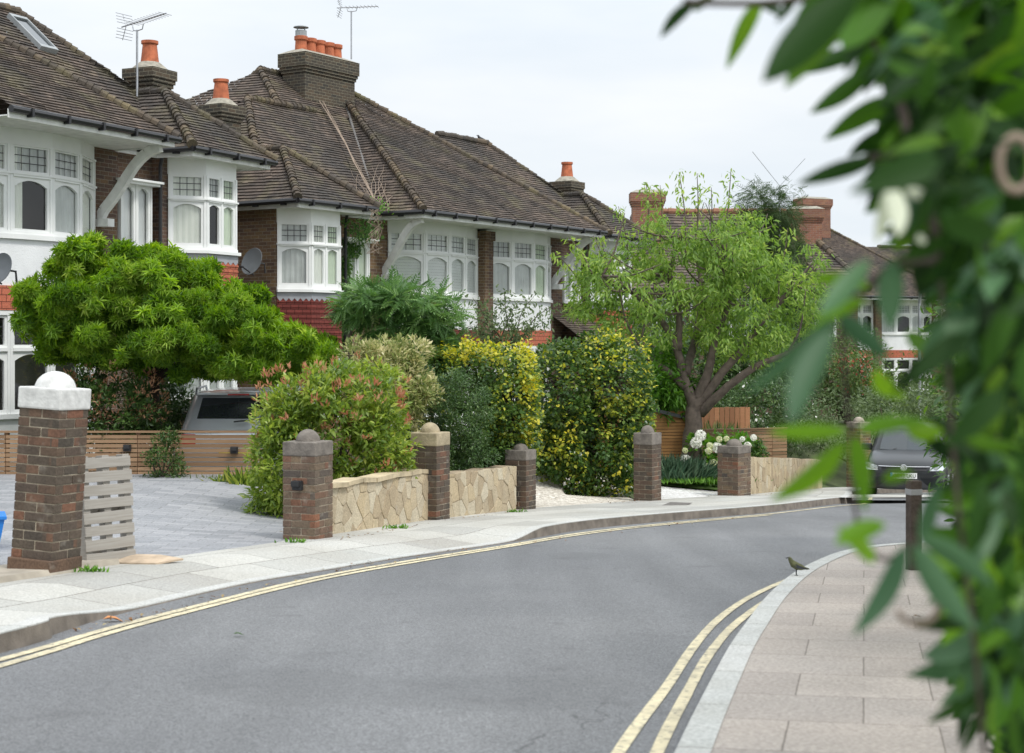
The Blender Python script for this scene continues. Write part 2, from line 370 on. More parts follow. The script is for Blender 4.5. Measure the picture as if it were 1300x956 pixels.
M['brick_red'] = brickmat('red_chimney_brick', (.30, .13, .085), (.22, .10, .07), (.28, .24, .2), third=(.36, .19, .1), dirt=.3)
M['white'] = mat('white_paint', (.80, .81, .80), .5, .04, 2.5)
M['render'] = mat('white_roughcast', (.78, .79, .80), .9, .05, 3, .8, 55)
M['white_old'] = mat('weathered_white_paint', (.74, .74, .72), .8, .12, 6, .4, 30)
M['cap'] = mat('weathered_stone_cap', (.27, .235, .19), .9, .4, 9, .7, 40)
M['lead'] = mat('lead_sheet', (.33, .34, .37), .6, .15, 5)
M['lead_dark'] = mat('dull_lead', (.16, .155, .15), .8, .3, 7)
M['black'] = mat('black_gutter_plastic', (.018, .018, .02), .35, .1, 4)
M['terracotta'] = mat('terracotta', (.44, .13, .06), .85, .3, 7, .2, 40)
M['mortar'] = mat('grey_mortar', (.30, .28, .23), .95, .3, 10, .6, 40)
M['dark'] = mat('painted_interior_shade', (.05, .045, .042), .9, .3, 1.5)  # plain dark colour standing in for the shade inside openings
M['metal'] = mat('aluminium', (.45, .46, .48), .4, .1, 5, metal=.8)
M['greymetal'] = mat('grey_painted_metal', (.30, .32, .33), .5, .1, 5)
M['dish'] = mat('satellite_dish_grey', (.10, .11, .12), .5, .12, 4)
M['bark'] = mat('brown_bark', (.125, .098, .08), .95, .35, 8, 1, 26)
M['bark_dark'] = mat('dark_bark', (.06, .045, .035), .95, .3, 8, 1, 26)
M['twig'] = mat('dry_twig', (.27, .21, .16), .9, .2, 8)
def tilemat(name, c1, c2, c3, lich):
    m = bpy.data.materials.new(name); t, b = nm(m); b.inputs['Roughness'].default_value = .85; b.inputs['Specular IOR Level'].default_value = .3
    a = t.nodes.new('ShaderNodeAttribute'); a.attribute_name = 'tone'
    r = t.nodes.new('ShaderNodeValToRGB'); e = r.color_ramp.elements
    e[0].position, e[0].color = .0, (*c1, 1); e[1].position, e[1].color = 1., (*c3, 1); q = e.new(.55); q.color = (*c2, 1)
    t.links.new(a.outputs['Fac'], r.inputs[0]); tcn = t.nodes.new('ShaderNodeTexCoord'); ob = tcn.outputs['Object']
    f = noise(t, ob, .55, 7, .42, .68, 0, .75); col = mixc(t, f, r.outputs[0], (.052, .05, .048))
    f2 = noise(t, ob, 1.7, 8, .52, .72, 0, .6); col = mixc(t, f2, col, lich)
    f3 = noise(t, ob, 45, 3, .3, .7, .7, 1.25); col = mixc(t, 1., col, f3, 'MULTIPLY')
    t.links.new(col, b.inputs['Base Color']); return m
M['tile'] = tilemat('plain_clay_roof_tile', (.06, .05, .044), (.115, .09, .074), (.19, .145, .115), (.17, .15, .09))
M['ridge'] = tilemat('mossy_ridge_tile', (.075, .062, .05), (.115, .09, .066), (.165, .125, .082), (.16, .145, .07))
M['hang_org'] = brickmat('orange_hung_tile', (.55, .17, .10), (.46, .145, .09), (.16, .05, .035), bw=.17, rh=.11, ms=.006, dirt=.15, bump=.9, dcol=(.3, .1, .06))
M['hang_red'] = brickmat('dark_red_hung_tile', (.23, .055, .045), (.18, .045, .038), (.06, .018, .015), bw=.17, rh=.11, ms=.006, dirt=.15, bump=.9)
def glassmat():
    m = bpy.data.materials.new('window_glass'); t, b = nm(m); o = t.nodes['Material Output']
    tr = t.nodes.new('ShaderNodeBsdfTransparent'); tr.inputs[0].default_value = (.97, .985, .98, 1)
    g = t.nodes.new('ShaderNodeBsdfGlossy'); g.inputs['Roughness'].default_value = .02
    fr = t.nodes.new('ShaderNodeFresnel'); fr.inputs[0].default_value = 1.55
    ad = t.nodes.new('ShaderNodeMath'); ad.operation = 'MULTIPLY_ADD'; ad.inputs[1].default_value = .5; ad.inputs[2].default_value = .05; t.links.new(fr.outputs[0], ad.inputs[0])
    ms = t.nodes.new('ShaderNodeMixShader'); t.links.new(ad.outputs[0], ms.inputs[0]); t.links.new(tr.outputs[0], ms.inputs[1]); t.links.new(g.outputs[0], ms.inputs[2]); t.links.new(ms.outputs[0], o.inputs[0])
    return m
M['glass'] = glassmat()
M['curtain'] = mat('pale_curtain', (.86, .87, .80), .9, .04, 3)
M['curtain2'] = mat('sage_curtain', (.70, .78, .62), .9, .06, 3)
M['curtain3'] = mat('grey_net_curtain', (.58, .60, .58), .9, .12, 3)
M['blind'] = mat('white_blind', (.86, .88, .86), .7, .05, 3)
M['leadline'] = mat('lead_came', (.05, .05, .055), .5, 0)
def slatmat(name, c1, c2, sc=3):
    m = bpy.data.materials.new(name); t, b = nm(m); b.inputs['Roughness'].default_value = .75
    tcn = t.nodes.new('ShaderNodeTexCoord'); ob = tcn.outputs['Object']
    a = t.nodes.new('ShaderNodeAttribute'); a.attribute_name = 'tone'
    mp_ = t.nodes.new('ShaderNodeMapping'); mp_.inputs['Scale'].default_value = (1.2, 1.2, 30); t.links.new(ob, mp_.inputs[0])
    f = noise(t, mp_.outputs[0], sc, 5, .3, .7); col = mixc(t, f, c1, c2)
    col = mixc(t, a.outputs['Fac'], col, tuple(x*.6 for x in c1))
    t.links.new(col, b.inputs['Base Color']); return m
M['cedar'] = slatmat('weathered_cedar', (.30, .17, .085), (.42, .28, .17))
M['cedar_new'] = slatmat('golden_cedar', (.36, .17, .055), (.50, .27, .10))
M['oldwood'] = slatmat('grey_pallet_wood', (.36, .33, .29), (.52, .50, .46))
M['fencewood'] = slatmat('orange_fence_board', (.38, .17, .08), (.50, .24, .12))
def crazymat():
    m = bpy.data.materials.new('crazy_sandstone'); t, b = nm(m); b.inputs['Roughness'].default_value = .85; b.inputs['Specular IOR Level'].default_value = .25
    tcn = t.nodes.new('ShaderNodeTexCoord'); uv = tcn.outputs['UV']
    mp_ = t.nodes.new('ShaderNodeMapping'); mp_.inputs['Scale'].default_value = (1.0, .7, 1)
    nz_ = t.nodes.new('ShaderNodeTexNoise'); nz_.inputs['Scale'].default_value = 3.5; nz_.inputs['Detail'].default_value = 3; t.links.new(uv, nz_.inputs['Vector'])
    va_ = t.nodes.new('ShaderNodeVectorMath'); va_.operation = 'MULTIPLY_ADD'; va_.inputs[1].default_value = (.22, .22, 0); t.links.new(nz_.outputs['Color'], va_.inputs[0]); t.links.new(uv, va_.inputs[2]); t.links.new(va_.outputs[0], mp_.inputs[0])
    def vor(feat):
        v = t.nodes.new('ShaderNodeTexVoronoi'); v.voronoi_dimensions = '2D'; v.feature = feat; v.inputs['Scale'].default_value = 4.6; v.inputs['Randomness'].default_value = 1
        t.links.new(mp_.outputs[0], v.inputs['Vector']); return v
    v1 = vor('F1'); v2 = vor('DISTANCE_TO_EDGE')
    sc = t.nodes.new('ShaderNodeSeparateColor'); t.links.new(v1.outputs['Color'], sc.inputs[0])
    c = mixc(t, sc.outputs[0], (.42, .35, .25), (.56, .52, .45)); c = mixc(t, noise(t, tcn.outputs['Object'], 5, 6, .35, .7, 0, .5), c, (.36, .30, .22))
    mr = t.nodes.new('ShaderNodeMapRange'); mr.inputs[1].default_value = .0; mr.inputs[2].default_value = .035; t.links.new(v2.outputs['Distance'], mr.inputs[0])
    c2 = mixc(t, mr.outputs[0], (.27, .215, .15), c); t.links.new(c2, b.inputs['Base Color'])
    bp = t.nodes.new('ShaderNodeBump'); bp.inputs['Strength'].default_value = .8; bp.inputs['Distance'].default_value = .02; t.links.new(mr.outputs[0], bp.inputs['Height']); t.links.new(bp.outputs[0], b.inputs['Normal'])
    return m
M['crazy'] = crazymat()
def paint(name, col, rough=.25, metal=.3):
    m = bpy.data.materials.new(name); t, b = nm(m); b.inputs['Base Color'].default_value = (*col, 1); b.inputs['Roughness'].default_value = rough; b.inputs['Metallic'].default_value = metal
    b.inputs['Coat Weight'].default_value = .8; b.inputs['Coat Roughness'].default_value = .05; return m
M['car_black'] = paint('dark_grey_car_paint', (.008, .010, .012), .35, 0); M['car_black'].node_tree.nodes['Principled BSDF'].inputs['Coat Weight'].default_value = .35; M['car_silver'] = paint('silver_car_paint', (.58, .61, .64), .35, .4)
M['car_glass'] = paint('tinted_car_glass', (.05, .06, .065), .04, .55); M['tyre'] = mat('tyre_rubber', (.02, .02, .02), .9, .1)
M['rim'] = mat('wheel_alloy', (.45, .46, .48), .3, 0, metal=.8); M['lamp'] = paint('headlight_lens', (.55, .58, .6), .1, .4)
M['red_lamp'] = paint('red_tail_lens', (.45, .02, .02), .15, 0); M['chrome'] = mat('chrome', (.8, .8, .82), .12, 0, metal=1)
M['trim'] = mat('black_trim', (.02, .02, .022), .6, 0); M['plate'] = mat('white_number_plate', (.8, .8, .8), .5, 0); M['euro'] = mat('blue_plate_band', (.02, .15, .6), .5, 0)

# ---------------------------------------------------------------- street geometry
def cat(pts, sub=8):
    P = [Vector(p) for p in pts]; Q = []
    for i in range(len(P)-1):
        p0 = P[max(i-1, 0)]; p1 = P[i]; p2 = P[i+1]; p3 = P[min(i+2, len(P)-1)]
        for k in range(sub):
            t = k/sub; Q.append(.5*((2*p1)+(p2-p0)*t+(2*p0-5*p1+4*p2-p3)*t*t+(3*p1-p0-3*p2+p3)*t**3))
    Q.append(P[-1]); return Q
def g2(px, py, off=-.1): p = Gp(px, py, off); return Vector((p.x, p.y))
# left kerb (its foot at the road)
KL = cat([(-4.6, 1.0), (-4.1, 4.5)]+[g2(*p) for p in ((0, 829), (72, 804), (154, 779), (308, 743), (400, 727), (515, 708), (640, 690), (735, 673), (830, 663), (980, 650), (1060, 640))]+[(6.0, 28.2), (6.66, 30.8), (7.25, 33.2), (8.7, 36.2), (12.5, 38.8), (22, 40.8), (48, 43.)])
BL = cat([(-6.3, .5), (-5.6, 6.)]+[Gp(*p).xy for p in ((0, 745), (100, 728), (391, 686), (546, 661), (661, 648), (823, 636))]+[Vector((4.16, 29.5)), Vector((5.6, 33.)), Vector((7.25, 36.8)), Vector((9.0, 39.4)), Vector((13, 41.8)), Vector((22, 43.6)), Vector((48, 45.8))])
KR = cat([(-.75, -2.), (-.05, 2.2), (.42, 5.)]+[g2(*p) for p in ((912, 866), (945, 812), (975, 772), (1010, 741), (1050, 720), (1075, 712), (1101, 706.5), (1150, 702), (1210, 699), (1300, 697))]+[(9, 17.6), (30, 19)])
def ribbon(name, line, offs, zf, mt, kind='structure', uvscale=1., thick=None):
    """strip following a plan polyline; offs = list of lateral offsets (left of travel positive) or functions of index"""
    m = MB(); rows = []; L = 0
    for i, p in enumerate(line):
        a = line[max(i-1, 0)]; b = line[min(i+1, len(line)-1)]; d = (b-a).normalized(); n = Vector((-d.y, d.x))
        if i: L += (p-line[i-1]).length
        row = []
        for j, o in enumerate(offs):
            v = o(i, p, n) if callable(o) else o; q = p+n*v
            row.append((Vector((q.x, q.y, zf(i, j, q))), (L, v)))
        rows.append(row)
    for i in range(len(rows)-1):
        for j in range(len(offs)-1):
            A, B, C_, D = rows[i][j], rows[i][j+1], rows[i+1][j+1], rows[i+1][j]
            m.poly([A[0], D[0], C_[0], B[0]] if offs_sign(offs) > 0 else [A[0], B[0], C_[0], D[0]], [A[1], D[1], C_[1], B[1]] if offs_sign(offs) > 0 else [A[1], B[1], C_[1], D[1]])
    o = m.build(name, mt); o['kind'] = kind; return o
def offs_sign(offs):
    a, b = [o if not callable(o) else 1e3 for o in (offs[0], offs[-1])]
    return 1 if b >= a else -1
# ground sheet
def seg_side(x, y):
    """signed distance to the garden boundary, positive on the garden side"""
    p = Vector((x, y)); best = 1e9; sg = 1
    for i in range(0, len(BL)-1, 2):
        a = BL[i]; b = BL[min(i+2, len(BL)-1)]; d = b-a; t = max(0, min(1, (p-a).dot(d)/max(d.length_squared, 1e-9))); q = a+d*t; r = (p-q).length
        if r < best: best = r; sg = 1 if d.cross(p-a) > 0 else -1
    return best*sg
def hz(x, y):
    if y < 22.9: return -1.95
    if y < 23.3: return -1.95-.35*(y-22.9)/.4
    return -2.3-.35*min(1, (y-23.3)/12)
def terr(x, y):
    if x > 70 or y > 90 or y < -20 or x < -60: return -4. if y > 30 else -2.6
    s = seg_side(x, y); base = zp(y)-.22
    if s <= .05: return base
    t = min(1, s/(4. if y < 26 else 3.2)); t = t*t*(3-2*t)
    h = hz(x, y)
    h = h+(-2.75-h)*max(0, min(1, (y-26.5)/1.5)) if x > .9 else h
    z0 = zp(y)-.03
    return z0+(max(h, z0)-z0)*t if h > z0 else z0+(h-z0)*t
xs = [-2500, -900, -300, -120, -60, -40, -30, -24, -20]+list(np.arange(-17, 17, .33))+[18, 20, 23, 27, 32, 38, 46, 56, 70, 120, 300, 900, 2500]
ys = [-2500, -600, -150, -50, -20, -12, -8]+list(np.arange(-6, 46, .4))+[48, 51, 55, 60, 66, 74, 84, 100, 130, 200, 400, 1000, 3000]
DRIVES = [[(-5.62, 8.6), tuple(Gp(385, 689).xy), (-3.3, 22.75), (-12.5, 22.75)], [tuple(Gp(672, 648).xy), tuple(Gp(812, 637).xy), (1.9, 31.5), (-1.4, 31.)],
          [(2.42, 26.75), (4.05, 29.4), (4.7, 31.4), (2.5, 30.7)], [(2.5, 30.7), (4.7, 31.4), (6.3, 37.), (1.9, 37.)]]
def indrive(x, y):
    for P in DRIVES:
        ins = True
        for i in range(4):
            a, b = P[i], P[(i+1) % 4]
            if (b[0]-a[0])*(y-a[1])-(b[1]-a[1])*(x-a[0]) < -.0: ins = False; break
        if ins: return True
    return False
gm = MB(); gv = [(x, y, terr(x, y)-(.16 if indrive(x, y) else 0)) for y in ys for x in xs]; nx = len(xs)
gm.mesh(gv, [(j*nx+i, j*nx+i+1, (j+1)*nx+i+1, (j+1)*nx+i) for j in range(len(ys)-1) for i in range(nx-1)])
go = gm.build('ground', M['ground']); go['kind'] = 'structure'
# road sheet, laid under the pavements
rm = MB(); rx = list(np.arange(-5.6, 48, 1.)); ry = list(np.arange(-6, 41.6, .5)); rv = []; keep = {}
for j, y in enumerate(ry):
    for i, x in enumerate(rx): rv.append((x, y, zp(y)-.1))
fs = []
for j in range(len(ry)-1):
    for i in range(len(rx)-1):
        cx, cy = rx[i]+.5, ry[j]+.25
        if seg_side(cx, cy) < -.6 and not (cx > 5+max(0, cy)*.3 and cy < 14): fs.append((j*len(rx)+i, j*len(rx)+i+1, (j+1)*len(rx)+i+1, (j+1)*len(rx)+i))
rm.mesh(rv, fs); ro = rm.build('road', M['asphalt']); ro['kind'] = 'structure'
# left pavement with a dropped kerb in front of the first drive
def drop(p):
    y = p.y
    def sm(a, b, v): t = max(0, min(1, (v-a)/(b-a))); return t*t*(3-2*t)
    return sm(9.6, 11.2, y)*(1-sm(17.4, 18.6, y))
def width(i, p, n):
    best = None
    for k in range(len(BL)-1):
        a, b = BL[k], BL[k+1]; e = b-a; den = n.cross(e)
        if abs(den) < 1e-6: continue
        t = (a-p).cross(e)/den; u = (a-p).cross(n)/den
        if 0 <= u <= 1 and t > 0 and (best is None or t < best): best = t
    return min(best if best else 2.2, 4.2)
wid = [width(i, KL[i], (lambda d: Vector((-d.y, d.x)))((KL[min(i+1, len(KL)-1)]-KL[max(i-1, 0)]).normalized())) for i in range(len(KL))]
wid = [sum(wid[max(0, i-2):i+3])/len(wid[max(0, i-2):i+3]) for i in range(len(wid))]
def zk(i, q, f): return zp(q.y)-.1+.012+(.098)*(1-drop(KL[i])*(1-f))
ribbon('pavement', KL, [.15, .5, .9]+[(lambda i, p, n: (wid[i]+1.0)/2+.2), (lambda i, p, n: wid[i]+.12)], lambda i, j, q: zk(i, q, [0, .45, 1, 1, 1][j]), M['flag'])
ribbon('kerb', KL, [0., .012, .15], lambda i, j, q: (zp(q.y)-.13 if j == 0 else zk(i, q, 0)+.003), [M['granite']])
kf = ribbon('kerb', KL, [-.012, .006], lambda i, j, q: (zp(q.y)-.13 if j == 0 else zk(i, q, 0)-.004), [M['granite_dark']])
# right pavement
def krx(y):
    best = None
    for k in range(len(KR)-1):
        a, b = KR[k], KR[k+1]
        if a.y <= y <= b.y and b.y > a.y: x = a.x+(b.x-a.x)*(y-a.y)/(b.y-a.y); best = x if best is None else max(best, x)
    return best
pm = MB(); ry2 = list(np.arange(-2, KR[-1].y-.01, .12)); ca, sa = math.cos(R(12.6)), math.sin(R(12.6))
def ruv(x, y): return (x*ca-y*sa, y*ca+x*sa)
for k in range(len(ry2)-1):
    y0, y1 = ry2[k], ry2[k+1]; x0, x1 = krx(y0), krx(y1)
    if x0 is None or x1 is None: continue
    xe = 4.8+max(0, y0)*.35 if y0 < 14.5 else 30
    x0 += .128; x1 += .128
    xa = [0, .3, .7, 1.]
    for q in range(3):
        P = [(x0+(xe-x0)*xa[q], y0), (x0+(xe-x0)*xa[q+1], y0), (x1+(xe-x1)*xa[q+1], y1), (x1+(xe-x1)*xa[q], y1)]
        pm.poly([(a, b, zp(b)+.004) for a, b in P], [ruv(a, b) for a, b in P])
po = pm.build('pavement', M['flag_pink']); po['kind'] = 'structure'
def kfl(i, j, q): return zp(q.y)-.13 if j == 0 else zp(q.y)+.008
ribbon('kerb', KR, [0., -.012, -.145], kfl, [M['granite']])
# double yellow lines
def yl(pts, wd, closed=False, off=.006, pre=(), post=()):
    line = cat(list(pre)+[g2(*p) for p in pts]+list(post))
    def jag(i, s): return s*wd/2*(1+.05*math.sin(i*.7+s)+.03*math.sin(i*2.1))
    o = ribbon('road_marking', line, [lambda i, p, n: jag(i, -1), lambda i, p, n: jag(i, 1)], lambda i, j, q: zp(q.y)-.1+off, M['yellow'])
yl(((0, 838.5), (123, 803), (246, 771), (400, 734), (520, 712.5), (640, 693.5), (735, 677.5), (830, 666.5), (980, 652.5), (1060, 643)), .075, pre=[(-4.05, 3.), (-3.75, 5.5)], post=[(6.3, 28.1), (6.98, 30.7), (7.6, 33.0), (9.0, 35.8), (12.7, 38.4), (22, 40.4), (48, 42.6)])
yl(((0, 846.5), (123, 809), (246, 775.5), (400, 737.5), (520, 715.3), (640, 695.5), (735, 679.5), (830, 668), (980, 654)), .075, pre=[(-3.85, 3.), (-3.55, 5.5)])
yl(((851, 866), (888, 812), (924, 777), (963, 753), (1004, 735), (1045, 718), (1075, 706.5), (1101, 702), (1150, 697), (1210, 694.5), (1300, 692)), .058, pre=[(-.85, -1), (-.12, 3.2), (.36, 6.)], post=[(9, 18.1), (30, 19.5)])
yl(((880, 866), (911, 817), (943, 785), (979, 760), (1014, 739), (1052, 719.5)), .058, pre=[(-.68, -1), (.04, 3.2), (.52, 6.)])

# driveways
def patch(name, px, mt, off=.02, zfun=None, sub=14):
    """four corner plan points (2D) -> gridded sheet; z from zfun"""
    m = MB(); P = [Vector(p) for p in px]
    def bil(u, v): return (P[0]*(1-u)+P[1]*u)*(1-v)+(P[3]*(1-u)+P[2]*u)*v
    vs = []
    for j in range(sub+1):
        for i in range(sub+1):
            q = bil(i/sub, j/sub); vs.append((q.x, q.y, zfun(q.x, q.y)+off))
    m.mesh(vs, [(j*(sub+1)+i, j*(sub+1)+i+1, (j+1)*(sub+1)+i+1, (j+1)*(sub+1)+i) for j in range(sub) for i in range(sub)])
    o = m.build(name, mt); o['kind'] = 'structure'; return o
def drz(x, y): return terr(x, y)
b2 = lambda px, py: Gp(px, py).xy
patch('driveway', DRIVES[0], M['paver'], .03, terr, 40)
patch('gravel_drive', DRIVES[1], M['gravel'], .03, terr, 34)
patch('gravel_drive', DRIVES[2], M['gravel2'], .03, terr, 20)
patch('lawn', DRIVES[3], mat('lawn_grass', (.09, .16, .035), .95, .35, 9, .9, 60), .06, terr, 16)

# ---------------------------------------------------------------- houses (local frame: x along the front, y back, z above the ground line; sill at 3.65)
ZS = 3.65
def clipcourses(m, poly, exp=.112, tw=.165, thick=.026, seed=0, amp=1.):
    """lay real tiles over a planar convex roof polygon (points counter-clockwise seen from outside)"""
    r_ = random.Random(seed); P = [Vector(p) for p in poly]; n = None
    for i in range(1, len(P)-1):
        c = (P[i]-P[0]).cross(P[i+1]-P[0])
        if c.length > 1e-6: n = c.normalized(); break
    if n.z < 0: n = -n
    t = Vector((0, 0, 1)).cross(n).normalized(); up = n.cross(t); o = P[0]
    uv = [((p-o).dot(t), (p-o).dot(up)) for p in P]
    v0, v1 = min(q[1] for q in uv), max(q[1] for q in uv)
    def span(v):
        xs_ = []
        for i in range(len(uv)):
            a, b = uv[i], uv[(i+1) % len(uv)]
            if abs(a[1]-b[1]) < 1e-9:
                if abs(a[1]-v) < 1e-6: xs_ += [a[0], b[0]]
                continue
            s_ = (v-a[1])/(b[1]-a[1])
            if -1e-9 <= s_ <= 1+1e-9: xs_.append(a[0]+(b[0]-a[0])*s_)
        return (min(xs_), max(xs_)) if xs_ else None
    nrow = max(1, int(round((v1-v0)/exp))); e = (v1-v0)/nrow
    def W(u, v, h):
        s_ = .018*amp*math.sin(u*1.1+seed)*math.sin(v*.9+seed*2)+.008*amp*math.sin(u*3.3+v*1.7)
        return o+t*u+up*v+n*(h+s_)
    for k in range(nrow):
        a = v0+k*e; b = a+e
        s0 = span(a+1e-4); s1 = span(b-1e-4)
        if not s0 or not s1: continue
        L0, L1 = s0; T0, T1 = s1; off = (.5 if k % 2 else 0)*tw; rowt = r_.uniform(-.06, .06)
        lo, hi = min(L0, T0), max(L1, T1); c0 = math.floor((lo-off)/tw); c1 = math.ceil((hi-off)/tw)
        for c in range(c0, c1):
            x0 = c*tw+off; x1 = x0+tw-.004
            bl, br = max(x0, L0), min(x1, L1); tl, tr = max(x0, T0), min(x1, T1)
            if br-bl < .004 and tr-tl < .004: continue
            if br < bl: br = bl = max(min(bl, L1), L0)
            if tr < tl: tr = tl = max(min(tl, T1), T0)
            h = thick+r_.uniform(-.003, .005); dz = r_.uniform(-.006, .006) if r_.random() < .9 else r_.uniform(-.02, .01)
            tone = min(1, max(0, r_.gauss(.5, .2)+rowt))
            p0 = W(bl, a+dz, h); p1 = W(br, a+dz, h); p2 = W(tr, b, .002); p3 = W(tl, b, .002)
            m.poly([p0, p1, p2, p3], tone=tone)
            m.poly([W(bl, a+dz, -.012), W(br, a+dz, -.012), p1, p0], tone=tone*.7)
def bonnets(m, a, b, r=.084, step=.14, flare=.013):
    a, b = Vector(a), Vector(b); L = (b-a).length; n = max(1, int(L/step)); d = (b-a)/n
    for i in range(n):
        p = a+d*i; rr = r*random.uniform(.92, 1.08); j = Vector((random.uniform(-.01, .01), random.uniform(-.01, .01), random.uniform(-.008, .012)))
        n0 = len(m.f); m.tube([p+j-d*.06, p+j+d*1.0], [rr+flare, rr*.86], 9)
        tn = random.random()
        for q in range(n0, len(m.f)): m.tone[q] = tn
def roofpiece(parent, name, polys, hips, seed, mt='tile', rmt='ridge'):
    m = MB()
    for i, p in enumerate(polys): clipcourses(m, p, seed=seed*13+i*3)
    r = m.build(name, M[mt], parent)
    if hips:
        for hp in hips: h = MB(); bonnets(h, hp[0], hp[1], *(hp[2:] or ())); h.build('ridge_tiles', M[rmt], r, smooth=False)
    return r
def light(m, P, t, nrm, u0, u1, z0, z1, arch, fr=.05, dep=.05, bot=None):
    """a framed opening; returns pane outline points"""
    bot = fr if bot is None else bot
    a0, a1, b0, b1 = u0+fr, u1-fr, z0+bot, z1-fr
    rise = arch*(a1-a0); N = 8 if arch else 1; top = []
    for i in range(N+1):
        s_ = i/N; x = a1+(a0-a1)*s_; top.append((x, b1-rise+rise*(1-(2*s_-1)**2) if arch else b1))
    def w(u, z, d): return P+t*u+Vector((0, 0, z))-nrm*d
    F = 0.
    m.poly([w(u0, z0, F), w(u1, z0, F), w(a1, b0, F), w(a0, b0, F)])
    m.poly([w(u0, z0, F), w(a0, b0, F), w(top[-1][0], top[-1][1], F), w(u0, z1, F)])
    m.poly([w(u1, z0, F), w(u1, z1, F), w(top[0][0], top[0][1], F), w(a1, b0, F)])
    for i in range(N):
        xa, xb = top[i], top[i+1]; ua = u1 if i == 0 else xa[0]; ub = u0 if i == N-1 else xb[0]
        m.poly([w(xa[0], xa[1], F), w(ua, z1, F), w(ub, z1, F), w(xb[0], xb[1], F)])
    loop = [(a0, b0), (a1, b0)]+top
    for i in range(len(loop)):
        p, q = loop[i], loop[(i+1) % len(loop)]
        m.poly([w(p[0], p[1], F), w(q[0], q[1], F), w(q[0], q[1], dep), w(p[0], p[1], dep)])
    return [w(p[0], p[1], dep-.008) for p in loop], (a0, a1, b0, b1)
def curtain_sheet(m, P, t, nrm, a0, a1, b0, b1, d=.068, wav=.012, freq=34., n=22, top_frac=1.):
    for i in range(n):
        ua = a0+(a1-a0)*i/n; ub = a0+(a1-a0)*(i+1)/n
        da = d+wav*math.sin(ua*freq); db = d+wav*math.sin(ub*freq)
        m.poly([P+t*ua+Vector((0, 0, b0))-nrm*da, P+t*ub+Vector((0, 0, b0))-nrm*db, P+t*ub+Vector((0, 0, b1))-nrm*db, P+t*ua+Vector((0, 0, b1))-nrm*da])
def window(parent, A, B, z0, z1, nl, cover='curtain', fan=True, arch=.16, mull=.05, lean=None):
    """a whole facet of casements between plan points A,B: frame > pane, curtain, lead cames"""
    A = Vector((A[0], A[1], 0)); B = Vector((B[0], B[1], 0)); t = (B-A).normalized(); L = (B-A).length
    nrm = t.cross(Vector((0, 0, 1))); 
    f = MB(); g = MB(); c = MB(); ld = MB()
    zt = z0+(z1-z0)*.655
    wl = (L-mull*(nl+1))/nl; base = A
    def bar(u0, u1, a, b, pr): 
        w = lambda u, z, d: base+t*u+Vector((0, 0, z))+nrm*d
        v = [w(u0, a, -.09), w(u1, a, -.09), w(u1, b, -.09), w(u0, b, -.09), w(u0, a, pr), w(u1, a, pr), w(u1, b, pr), w(u0, b, pr)]
        f.mesh(v, [(0, 3, 2, 1), (4, 5, 6, 7), (0, 1, 5, 4), (1, 2, 6, 5), (2, 3, 7, 6), (3, 0, 4, 7)])
    for i in range(nl+1): bar(i*(wl+mull), i*(wl+mull)+mull, z0, z1, .02)
    for i in range(nl):
        u0 = mull+i*(wl+mull); u1 = u0+wl
        if fan:
            bar(u0, u1, zt-.03, zt+.03, .035)
            o1, q1 = light(f, base, t, nrm, u0, u1, z0, zt-.03, arch, .05, bot=.075); o2, q2 = light(f, base, t, nrm, u0, u1, zt+.03, z1, 0, .045)
            g.poly(o1); g.poly(o2); rects = [q1, q2]
            a0, a1, b0, b1 = q2
            for k in range(1, 4 if wl > .35 else 3):
                x = a0+(a1-a0)*k/(4 if wl > .35 else 3); w = lambda u, z: base+t*u+Vector((0, 0, z))-nrm*.036
                ld.poly([w(x-.007, b0), w(x+.007, b0), w(x+.007, b1), w(x-.007, b1)])
            for k in range(1, 3):
                y = b0+(b1-b0)*k/3; w = lambda u, z: base+t*u+Vector((0, 0, z))-nrm*.034
                ld.poly([w(a0, y-.007), w(a1, y-.007), w(a1, y+.007), w(a0, y+.007)])
        else:
            o1, q1 = light(f, base, t, nrm, u0, u1, z0, z1, arch, .05); g.poly(o1); rects = [q1]
        cv = cover[i % len(cover)] if isinstance(cover, (list, tuple)) else cover
        a0, a1 = rects[0][0]-.06, rects[0][1]+.06; b0, b1 = rects[0][2]-.05, rects[-1][3]+.05
        c.cm = {'curtain': 0, 'sage': 1, 'net': 2, 'blind': 3, 'half': 0, 'halfr': 0, 'none': 0}[cv]
        if cv in ('curtain', 'sage', 'net'): curtain_sheet(c, base, t, nrm, a0, a1, b0, b1, wav=.011, freq=random.uniform(45, 60))
        if fan and cv in ('half', 'halfr', 'none') and z0 > 3: c.cm = 2; curtain_sheet(c, base, t, nrm, a0, a1, zt, b1, freq=50); c.cm = 0
        if cv == 'half': curtain_sheet(c, base, t, nrm, a0, a0+(a1-a0)*.33, b0, b1, wav=.011, freq=60)
        elif cv == 'halfr': curtain_sheet(c, base, t, nrm, a0+(a1-a0)*.7, a1, b0, b1, wav=.011, freq=60)
        elif cv == 'blind':
            z = b0
            while z < b1:
                w = lambda u, zz, d: base+t*u+Vector((0, 0, zz))-nrm*d
                c.poly([w(a0, z, .075), w(a1, z, .075), w(a1, min(b1, z+.066), .055), w(a0, min(b1, z+.066), .055)]); z += .07
    fo = f.build('window', M['white'], parent)
    g.build('pane', M['glass'], fo)
    if ld.f: ld.build('lead_lattice', M['leadline'], fo)
    if c.f: c.build('blind' if cover == 'blind' else 'curtain', [M['curtain'], M['curtain2'], M['curtain3'], M['blind']], fo)
    return fo
